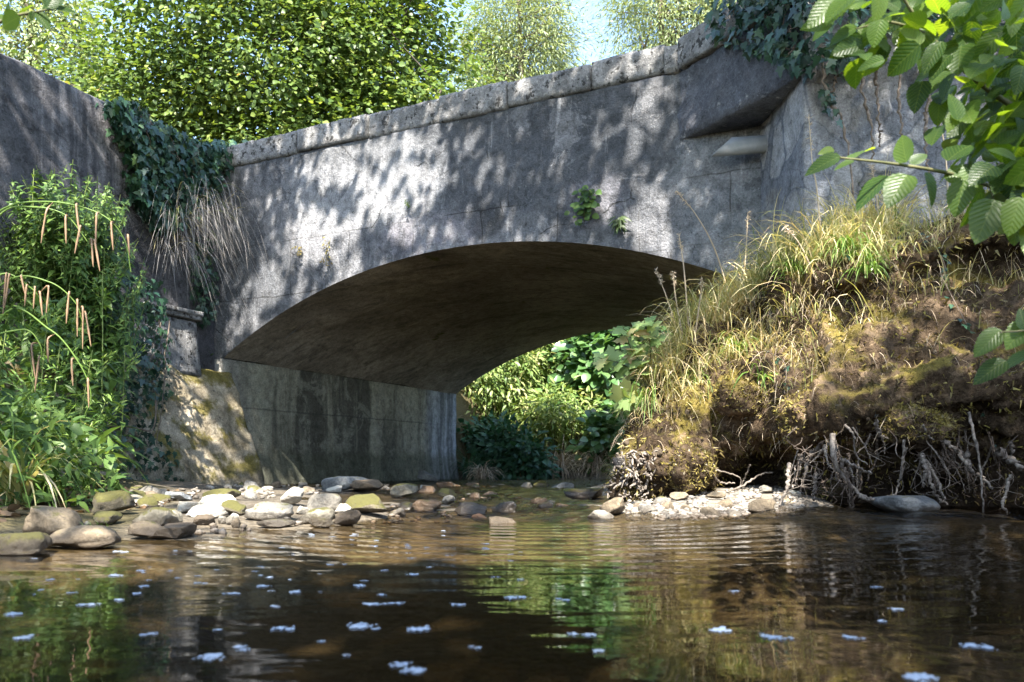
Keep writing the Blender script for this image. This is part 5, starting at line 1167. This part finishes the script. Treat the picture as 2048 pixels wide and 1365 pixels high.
# ------------------------------------------------------------------ trees and shrubs beyond the bridge
def crown_points(ells, n, shell=.5):
    vol = np.array([np.prod(r) for c, r in ells]); k = rng.choice(len(ells), n, p=vol / vol.sum()); u = rand_unit(n) * (shell + (1 - shell) * rng.random(n) ** .6)[:, None]
    c = np.array([e[0] for e in ells])[k]; r = np.array([e[1] for e in ells])[k]; lump = 1 + .30 * np.array([mnoise.noise(Vector(p) * 2.3 + Vector((j, 0, 0))) for p, j in zip(u, k)])
    return c + u * r * lump[:, None], u
def leafy(par, tips, out, per, rad, size, tmpl, mat, hang=.3, flat=.45, name="crown", upn=1.0, W=1.0):
    n = len(tips) * per; T = np.repeat(tips, per, 0); U = np.repeat(out, per, 0)
    off = rng.normal(0, rad, (n, 3)) * np.array([1, 1, flat]); O = T + off
    A = nrm(off * .8 / rad + U * .7 + np.array([0, 0, -hang]) + rng.normal(0, .35, (n, 3))); Nn = nrm(np.array([0, -.25, upn]) + U * .35 + rng.normal(0, .38, (n, 3)))
    S = rng.uniform(.55, 1.2, n) * size; V, Fc = scatter(tmpl, O, A, Nn, S, S * W); return obj(name, V, Fc, M[mat], par, False)
def tree(name, label, cat, base, ells, ntips, per, rad, size, tmpl, mat, stems=1, grp=None, hang=.3, flat=.45, tr=.14, shell=.5, nb=90, W=1.0, keep=None):
    base = np.array(base, float); t = thing(name, label, cat, grp, base)
    tips, out = crown_points(ells, ntips, shell)
    if keep is not None: k = keep(tips); tips, out = tips[k], out[k]
    leafy(t, tips - base, out, per, rad, size, tmpl, mat, hang, flat, W=W)
    lines = []; cen = np.array([e[0] for e in ells])
    for s in range(stems):
        e = cen[s % len(cen)] + rng.normal(0, .3, 3); st = base + rng.normal(0, .25 if stems > 1 else 0, 3) * [1, 1, 0]
        c = smoothline([st, st * .6 + e * .4 + rng.normal(0, .15, 3), e, e + (e - st) * .22], 30) - base; lines.append((c, np.linspace(tr, tr * .25, 30)))
    bl = list(lines)
    for k in rng.choice(len(tips), min(nb, len(tips)), replace=False):
        tp = tips[k] - base; al = np.concatenate([c for c, _ in lines]); d = np.linalg.norm(al - tp, axis=1) + 1.2 * np.maximum(0, al[:, 2] - tp[2] + .2); a = al[np.argmin(d)]
        bl.append((smoothline([a, (a + tp) / 2 + rng.normal(0, .12, 3) + [0, 0, .1], tp], 10), np.linspace(tr * .22, .006, 10)))
    V, Fc = tubes(bl, 6); obj("trunk", V, Fc, M['bark'], t); return t
tree("hazel_tree", "big sunlit round leaved tree filling the view behind the left half of the parapet", "tree", (-3.8, 14.6, 2.0),
     [((-4.3, 14.6, 7.4), (2.9, 2.2, 3.0)), ((-6.1, 14.2, 6.3), (1.55, 1.4, 1.25)), ((-2.3, 14.6, 7.3), (1.75, 1.7, 2.2)), ((-3.4, 14.0, 5.6), (2.4, 1.3, 1.0)), ((-2.0, 13.9, 5.9), (1.3, 1.1, .8))], 1700, 36, .25, .100, ROUND, 'hazel', 6, tr=.07, shell=.25, flat=.5)
WG = "pale willows behind the bridge"
tree("willow_tree", "pale narrow leaved tree behind the parapet, left of the patch of sky", "tree", (.6, 22, 2.2), [((.3, 22, 11.6), (1.55, 1.3, 2.6)), ((-.6, 22.3, 10.2), (1.3, 1.0, 1.8)), ((1.3, 21.8, 9.4), (1.5, 1.0, 1.0))], 1000, 44, .26, .17, WILLOW, 'willow', 2, WG, .5, .8, .12, .3, 120)
tree("willow_tree", "pale feathery willow behind the parapet, right of the patch of sky", "tree", (4.4, 22, 2.2), [((4.6, 22, 12.3), (2.25, 1.6, 2.9)), ((3.2, 21.6, 9.7), (1.6, 1.0, 1.2)), ((6.2, 22, 11), (1.6, 1.4, 2.2))], 1250, 44, .26, .17, WILLOW, 'willow', 2, WG, .55, .8, .14, .3, 120)
tree("far_tree", "thin grey green tree in the far top left corner with sky showing through", "tree", (-13.2, 24, 2.2), [((-13.4, 24, 12.4), (2.3, 1.6, 2.6)), ((-12.0, 24, 10.4), (1.6, 1.2, 1.4))], 340, 36, .30, .17, NETTLE, 'willow', 2, None, .4, .7, .14, .3, 90)
def shrub(name, label, cat, ells, ntips, per, rad, size, tmpl, mat, hang=.25, nst=24, W=1.0, flat=.8):
    base = np.array([np.mean([e[0][0] for e in ells]), np.mean([e[0][1] for e in ells]), 0]); base[2] = float(zground(base[0], base[1])); t = thing(name, label, cat, None, base)
    tips, out = crown_points(ells, ntips, .35); tips[:, 2] = np.maximum(tips[:, 2], zground(tips[:, 0], tips[:, 1]) + .03)
    leafy(t, tips - base, out, per, rad, size, tmpl, mat, hang, flat, "foliage", .8, W)
    L = []
    for k in rng.choice(len(tips), nst):
        tp = tips[k]; g = np.array([tp[0] * .6 + base[0] * .4, tp[1] * .6 + base[1] * .4, 0]); g[2] = float(zground(g[0], g[1])); L.append((smoothline([g, (g + tp) / 2 + rng.normal(0, .08, 3), tp], 10) - base, np.linspace(.014, .005, 10)))
    V, Fc = tubes(L, 4); obj("stems", V, Fc, M['twig'], t); return t
def PE(px, py, Y, rx, ry, rz): return (tuple(P(px, py, Y)), (rx / F * Y, ry, rz / F * Y))
shrub("shrub", "light green mixed shrub beyond the arch, sunlit and twiggy", "shrub", [PE(1000, 745, 14.2, 95, .8, 95), PE(1080, 720, 15, 100, .8, 100), PE(950, 800, 14, 60, .6, 90)], 420, 18, .16, .13, LANCE, 'mixed', W=1.5)
shrub("shrub", "dark broad leaved shrub at the right under the arch, glossy leaves catching light", "shrub", [PE(1215, 735, 14.5, 95, .9, 110), PE(1310, 720, 14.5, 90, .9, 110), PE(1180, 680, 15.5, 90, .8, 60)], 330, 16, .20, .20, ROUND, 'broad')
shrub("shrub", "low bright broad leaved plant by the stream beyond the arch", "shrub", [PE(1225, 880, 12.6, 60, .5, 45), PE(1265, 850, 12.8, 40, .4, 50)], 60, 14, .13, .17, ROUND, 'broad')
shrub("shrub", "blue green leafy bush in the shade at the far end of the abutment", "shrub", [PE(1025, 915, 12.5, 62, .5, 55), PE(985, 890, 12.9, 50, .5, 50), PE(1060, 930, 12.3, 40, .4, 35)], 190, 16, .10, .13, NETTLE, 'teal', W=1.2)
shrub("shrub", "flowering pale tipped shrub in the middle of the view under the arch", "shrub", [PE(1130, 815, 13.4, 85, .6, 30), PE(1100, 850, 13.6, 70, .6, 40)], 170, 18, .12, .12, LANCE, 'mixed', W=1.3)
shrub("shrub", "tall twiggy shrub closing the view behind the others beyond the arch", "shrub", [PE(1000, 700, 18, 160, 1, 130), PE(1180, 700, 18.5, 170, 1, 130), PE(1330, 760, 18, 120, 1, 150)], 420, 16, .25, .2, NETTLE, 'mixed', W=1.3)
for k, (x, y, Y, L, mt, lab) in enumerate([(938, 955, 12.2, 1.05, 'teal', "dark sedge clump hugging the far end of the abutment"), (965, 962, 11.8, .5, 'straw', "pale dead grass clump before the dark sedge"), (1190, 955, 12.6, .9, 'straw', "dry reed stems hanging over the far bank"), (1120, 952, 12.8, .9, 'straw', "dry stems left of the hanging reeds"), (1060, 930, 13.4, .9, 'straw', "dead stalks behind the blue green bush"), (1235, 960, 12.0, .5, 'grass', "mixed dry grass clump by the far stream edge")]):
    p = P(x, y, Y); p[2] = float(zground(p[0], p[1])) + .02; tussock(0, 0, 130, L, .013, lab, mt, at=p, lean=(0, -.35, 1), spread=.5, bend=(1.2, 3.2), name="grass_clump")

# ------------------------------------------------------------------ overhanging alders: their leaves make the dappled shade
LIT = [(690, 322, 70, 50, 0), (835, 330, 50, 72, 20), (790, 400, 30, 40, 15), (640, 300, 30, 35, 0), (620, 470, 36, 55, 20), (545, 555, 22, 48, 20), (497, 600, 20, 50, 15), (730, 430, 18, 38, 18), (812, 445, 16, 42, 15), (905, 470, 13, 28, 10),
       (950, 275, 12, 34, 12), (962, 330, 9, 36, 15), (1190, 270, 9, 32, 10), (1290, 235, 26, 58, 22), (1262, 322, 20, 26, 15), (1216, 392, 13, 44, 12), (1290, 425, 28, 66, 12), (1328, 475, 14, 46, 0), (850, 215, 20, 13, 0), (1250, 140, 26, 24, 0), (1305, 118, 26, 18, 0),
       (738, 245, 10, 16, 0), (470, 648, 12, 26, 15), (600, 572, 12, 20, 15), (690, 520, 24, 36, 20), (520, 640, 10, 22, 10), (880, 250, 12, 20, 10), (560, 290, 14, 18, 10), (1100, 330, 8, 22, 10), (1400, 300, 12, 16, 0), (760, 350, 18, 34, 18), (700, 470, 12, 24, 15)]
def lit(px, py):
    o = np.zeros(px.shape, bool)
    for cx, cy_, rx, ry, an in LIT:
        a = R(an); dx, dy = px - cx, py - cy_; u = (dx * math.cos(a) + dy * math.sin(a)) / 1.45; v = (-dx * math.sin(a) + dy * math.cos(a)) / 1.3; o |= (u / rx) ** 2 + (v / ry) ** 2 < 1
    return o
dS = np.array([.04, .83, -1.0])
def shade_want(Pt):
    """how much leaf cover belongs on the sun ray through each point, judged where that ray lands"""
    n = len(Pt); K = np.full(n, -1.0)
    def plane(p0, nn): k = ((np.asarray(p0) - Pt) @ nn) / (dS @ nn); return Pt + dS * k[:, None], k > 0
    def put(m, v): mm = m & (K < 0); K[mm] = np.broadcast_to(v, (n,))[mm]
    B, ok = plane((0, 1.75, 0), np.array([0, 1.0, 0])); px, py = topix(B); put(ok & (px > 1540) & (px < 2100) & (py < 600) & (py > -350), np.where(px > 1930, .45, .04))
    put(ok & (px > 1900) & (px < 2100) & (py < 800) & (py > 600), .15); B, ok = plane((0, 1.6, 0), np.array([0, 1.0, 0])); px, py = topix(B); put(ok & (px > -160) & (px < 230) & (py < 170) & (py > -160), .0)
    B, ok = plane((0, 5.5, 0), np.array([0, 1.0, 0])); px, py = topix(B); put(ok & inpoly(px, py, [(1310, 570), (1340, 375), (1370, 375), (1440, 480), (1490, 410), (1515, 430), (1515, 580)]), .06)
    Q, ok = plane((0, 0, 0), np.array([0, 0, 1.0])); gy_, gx_ = Q[:, 1], Q[:, 0]; gpx, gpy = topix(np.where(Q[:, 1:2] > .3, Q, np.array([0, .3, 0])))
    put(ok & (gx_ < -.85) & (gx_ > -2.2) & (gy_ > 2.05) & (gy_ < 3.1), .15)
    put(ok & (gy_ < 2.55 + .25 * np.abs(gx_ + .2)) & (gx_ > -3) & (gx_ < 3.2), .97)
    B, ok = plane((0, 4.4, 0), np.array([0, 1.0, 0])); px, py = topix(B); put(ok & (px < 260) & (py > 560) & (py < 1000), .22)
    B, ok = plane((0, 4.6, 0), np.array([0, 1.0, 0])); px, py = topix(B); inb = ok & (px > 1225) & (B[:, 2] > .05) & (B[:, 2] < np.interp(px, [1225, 1330, 1520, 1700, 2048], [.5, 1.15, 1.45, 1.5, 1.55])) & (B[:, 0] < 3.4)
    put(inb, np.where(px < 1720, .015, np.where(px < 1830, .25, .6)))
    B, ok = plane((0, 5.9, 0), np.array([0, 1.0, 0])); px, py = topix(B); put(ok & inpoly(px, py, polyB), np.where(px + (py - 330) * .1 > 90, .02, .3))
    gr = ok & (gy_ < 5.6) & (gx_ > -3) & (gx_ < 2.2)
    put(gr & inpoly(gpx, gpy, [(380, 975), (620, 970), (800, 985), (790, 1035), (640, 1060), (260, 1062), (240, 1015), (330, 1010)]), .05)
    put(gr & inpoly(gpx, gpy, [(1170, 1050), (1200, 1000), (1400, 985), (1560, 990), (1600, 1040)]), .02)
    put(gr & (gy_ < 3.7) & (gx_ > -1) & (gx_ < .5), .10); put(gr & (gpx < 330), .3); put(gr, .5)
    for p0, nn, fn in ((C0 + WLN * .3, WLN, lambda Q: (Q[:, 2] < 1.66) & (Q[:, 2] > 0) & (Q[:, 1] > 5.5) & (Q[:, 1] < 7.95)),):
        Q, ok = plane(p0, nn); px, py = topix(Q); put(ok & fn(Q), np.where(inpoly(px, py, [(250, 600), (365, 640), (372, 700), (395, 740), (400, 800), (440, 880), (520, 975), (300, 985), (300, 830), (255, 760)]), .03, .9))
    Q, ok = plane(C0, WLN); px, py = topix(Q); put(ok & (Q[:, 2] > 0) & (Q[:, 2] < 3.35) & (Q[:, 1] < 7.98) & (Q[:, 1] > 3), .62)
    Q, ok = plane(C0, -BX); t = (Q - C0) @ UX; px, py = topix(Q); onf = ok & (t > 0) & (t < 5.2) & (Q[:, 2] < 3.32) & (Q[:, 2] > np.where((t > T0), arcz(t), ZS)); put(onf, np.where(lit(px, py), np.where((px < 900) & (py < 400), .13, .03), 1.0))
    Q, ok = plane(C0 + UX * T0, UX); d = (Q - C0) @ BX; px, py = topix(Q); put(ok & (d > 0) & (d < 4.4) & (Q[:, 2] > 0) & (Q[:, 2] < 1.25), np.where(inpoly(px, py, [(430, 800), (470, 850), (560, 985), (430, 985)]), .12, .95))
    Q, ok = plane(BLK0, BLN); px, py = topix(Q); put(ok & (px > 1340) & (Q[:, 2] > .5) & (Q[:, 2] < 3.4), 1.0)
    put(gy_ < 8.6, .7)
    return np.where(K < 0, 0, K)
def canopy(n, xr, qr, zr, tsel):
    X = rng.uniform(*xr, n); q = rng.uniform(*qr, n); Z = rng.uniform(*zr, n); Pt = np.stack([X, q - .83 * Z, Z], 1)
    hid = ((Z - H) / np.maximum(Pt[:, 1], .05) > .66) | (Pt[:, 1] < .3)
    Pt = Pt[hid]; k = shade_want(Pt); return Pt[rng.random(len(Pt)) < k]
def canopy_tree(name, label, base, pts, mat='alder'):
    base = np.array(base, float); t = thing(name, label, "tree", None, base); n = len(pts)
    S = rng.uniform(.07, .115, n); A = nrm(rng.normal(0, 1, (n, 3)) * [1, 1, .4] + [0, 0, -.3]); Nn = nrm(np.array([0, -.45, 1.0]) + rng.normal(0, .35, (n, 3)))
    V, Fc = scatter(ROUND, pts - base, A, Nn, S); obj("crown", V, Fc, M[mat], t, False)
    top = pts.mean(0); top[2] = pts[:, 2].max(); c = smoothline([base, base * .7 + top * .3 + [0, 0, 1.2], base * .35 + top * .65 + [0, 0, 1.0], top], 40) - base
    bl = [(c, np.linspace(.17, .04, 40))]
    for k in rng.choice(n, 130, replace=False):
        tp = pts[k] - base; a = c[np.argmin(np.linalg.norm(c - tp, axis=1) + .4 * np.maximum(0, c[:, 2] - tp[2]))]; m = (a + tp) / 2 + rng.normal(0, .2, 3) + [0, 0, .3]
        g = smoothline([a, m, tp], 14); w = g + base
        if ((w[:, 2] - H) / np.maximum(w[:, 1], .05) < .64).any() and (w[:, 1] > .3).any(): continue
        bl.append((g, np.linspace(.022, .005, 14)))
    V, Fc = tubes(bl, 7); obj("trunk", V, Fc, M['bark'], t); return t
PC = canopy(78000, (-5.2, 3.3), (-2.5, 11.6), (5.4, 8.8), None)
right = PC[:, 0] + rng.normal(0, .5, len(PC)) > -.6
al = canopy_tree("alder_tree", "alder overhanging from the right bank, its leafy branches filling the top right corner", (4.4, 1.6, 1.8), PC[right])
ar = canopy_tree("alder_tree", "alder overhanging from the left bank, one lit leafy sprig showing in the top left corner", (-4.6, 1.2, .9), PC[~right])
# the branches that hang into the picture
def lb(par, lines, leaves, masses, Y0, mat='alder'):
    base = np.array(par.location); L = []
    for pts, r in lines:
        w = [P(x, y, Y) for x, y, Y in pts]; far_ = pts[0][0] > 2150 or pts[0][0] < -250
        if far_: w = [base + [0, 0, .7], base * .5 + w[0] * .5 + [0, 0, .45]] + w
        L.append((smoothline(w, 60) - base, np.linspace(r * (1.3 if far_ else 1), r * .35, 60)))
    V, Fc = tubes(L, 7); br = obj("branch", V, Fc, M['twig'], par)
    O, A, Nn, S = [], [], [], []
    for x0, y0, x1, y1, dy in leaves:
        Y = Y0 + rng.normal(0, .08); a = P(x0, y0, Y); b = P(x0 + (x1 - x0) * .88, y0 + (y1 - y0) * .88, Y + dy); O.append(a); A.append(b - a); S.append(np.linalg.norm(b - a)); v = nrm(a - [0, 0, H]); s_ = nrm(np.cross(v, b - a)); up = np.cross(nrm(b - a), s_)
        Nn.append(nrm(-v * rng.uniform(.3, .9) + np.array([rng.normal(0, .4), -.2, .8 + rng.normal(0, .3)])))
    for poly, n, (s0, s1), yr in masses:
        q = polysample(poly, n)
        for x, y in q:
            O.append(P(x, y, rng.uniform(*yr))); A.append(nrm(np.array([-.5, rng.normal(0, .5), -.45]) + rng.normal(0, .45, 3))); S.append(rng.uniform(s0, s1)); Nn.append(nrm(np.array([0, -.5, .8]) + rng.normal(0, .45, 3)))
    V, Fc = scatter(ROUND_FINE, np.array(O) - base, np.array(A), np.array(Nn), np.array(S), np.array(S) * rng.uniform(.62, .95, len(S))); obj("leaves", V, Fc, M['alder_near'], br, True, leaf_uv(ROUND_FINE, len(S))); return br
lb(al, [([(2300, 420, 2.2), (2050, 390, 1.9), (1920, 352, 1.75), (1800, 330, 1.7), (1680, 316, 1.65)], .006), ([(2300, 330, 2.2), (2060, 230, 1.9), (1940, 150, 1.8), (1850, 60, 1.75), (1790, -30, 1.7)], .008), ([(1860, 70, 1.75), (1780, 45, 1.7), (1712, 58, 1.65)], .004),
        ([(2300, 600, 2.0), (2080, 655, 1.7), (2000, 665, 1.6)], .004), ([(2200, 250, 2.0), (2000, 330, 1.85), (1985, 400, 1.8), (1970, 450, 1.75)], .005)],
   [(1714, 55, 1648, 86, .02), (1732, 112, 1670, 98, .02), (1702, -4, 1640, 40, .0), (1769, 121, 1706, 136, .02), (1817, 40, 1885, 60, .02), (1857, 62, 1789, 115, -.03), (1762, 40, 1742, 97, .0), (1681, 313, 1597, 347, .02), (1708, 322, 1662, 338, .0), (1700, 322, 1752, 280, .03),
    (1813, 325, 1797, 258, .02), (1820, 328, 1862, 302, .0), (1775, 352, 1697, 420, .0), (1815, 350, 1770, 412, -.03), (1890, 346, 1970, 368, -.03), (1895, 322, 1950, 272, .02), (1996, 290, 2055, 246, .0), (1965, 320, 2012, 298, .0), (1915, 240, 1905, 175, .0), (1846, 162, 1822, 230, .0),
    (1880, 195, 1872, 258, .0), (1668, 300, 1632, 306, .0), (1989, 400, 1950, 490, -.02), (1930, 360, 1905, 440, .0), (1850, 345, 1880, 420, .0), (1960, 385, 1925, 470, .03), (2040, 395, 2015, 480, .0), (2002, 660, 1941, 716, .0), (2060, 645, 2005, 700, .0), (2012, 722, 1938, 768, .0), (2065, 705, 1990, 738, .02), (2050, 660, 2040, 610, .0),
    (1800, 20, 1760, -10, .0), (1840, 90, 1800, 40, .02), (1900, 110, 1850, 165, .0), (1780, 90, 1740, 140, .02), (1930, 130, 1985, 165, .0), (1880, 20, 1930, 60, .02)],
   [([(1850, 180), (2120, 150), (2120, 400), (1930, 380)], 60, (.045, .08), (1.7, 2.1)), ([(1780, -40), (2120, -40), (2120, 320), (1960, 300), (1900, 200), (1840, 100)], 190, (.045, .082), (1.6, 2.2)), ([(1905, 330), (2120, 300), (2120, 460), (1990, 440)], 55, (.05, .085), (1.6, 2.0)), ([(1650, -60), (1860, -60), (1840, 110), (1700, 120), (1660, 60)], 40, (.05, .08), (1.6, 1.9)), ([(1960, 60), (2120, 40), (2120, 330), (2000, 300)], 110, (.06, .1), (1.9, 2.5))], 1.7)
lb(ar, [([(-300, 60, 1.9), (-60, 55, 1.65), (40, 30, 1.6), (110, 18, 1.58)], .005)],
   [(70, 10, 24, 34, .02), (130, -6, 72, 20, .0), (112, 20, 162, 20, .02), (74, 26, 104, 60, .0), (66, 22, 60, 46, .0), (40, 34, -10, 56, .02), (10, 40, -30, 20, .0), (95, 16, 120, -30, .0), (20, 36, 10, -5, .0)], [], 1.6)
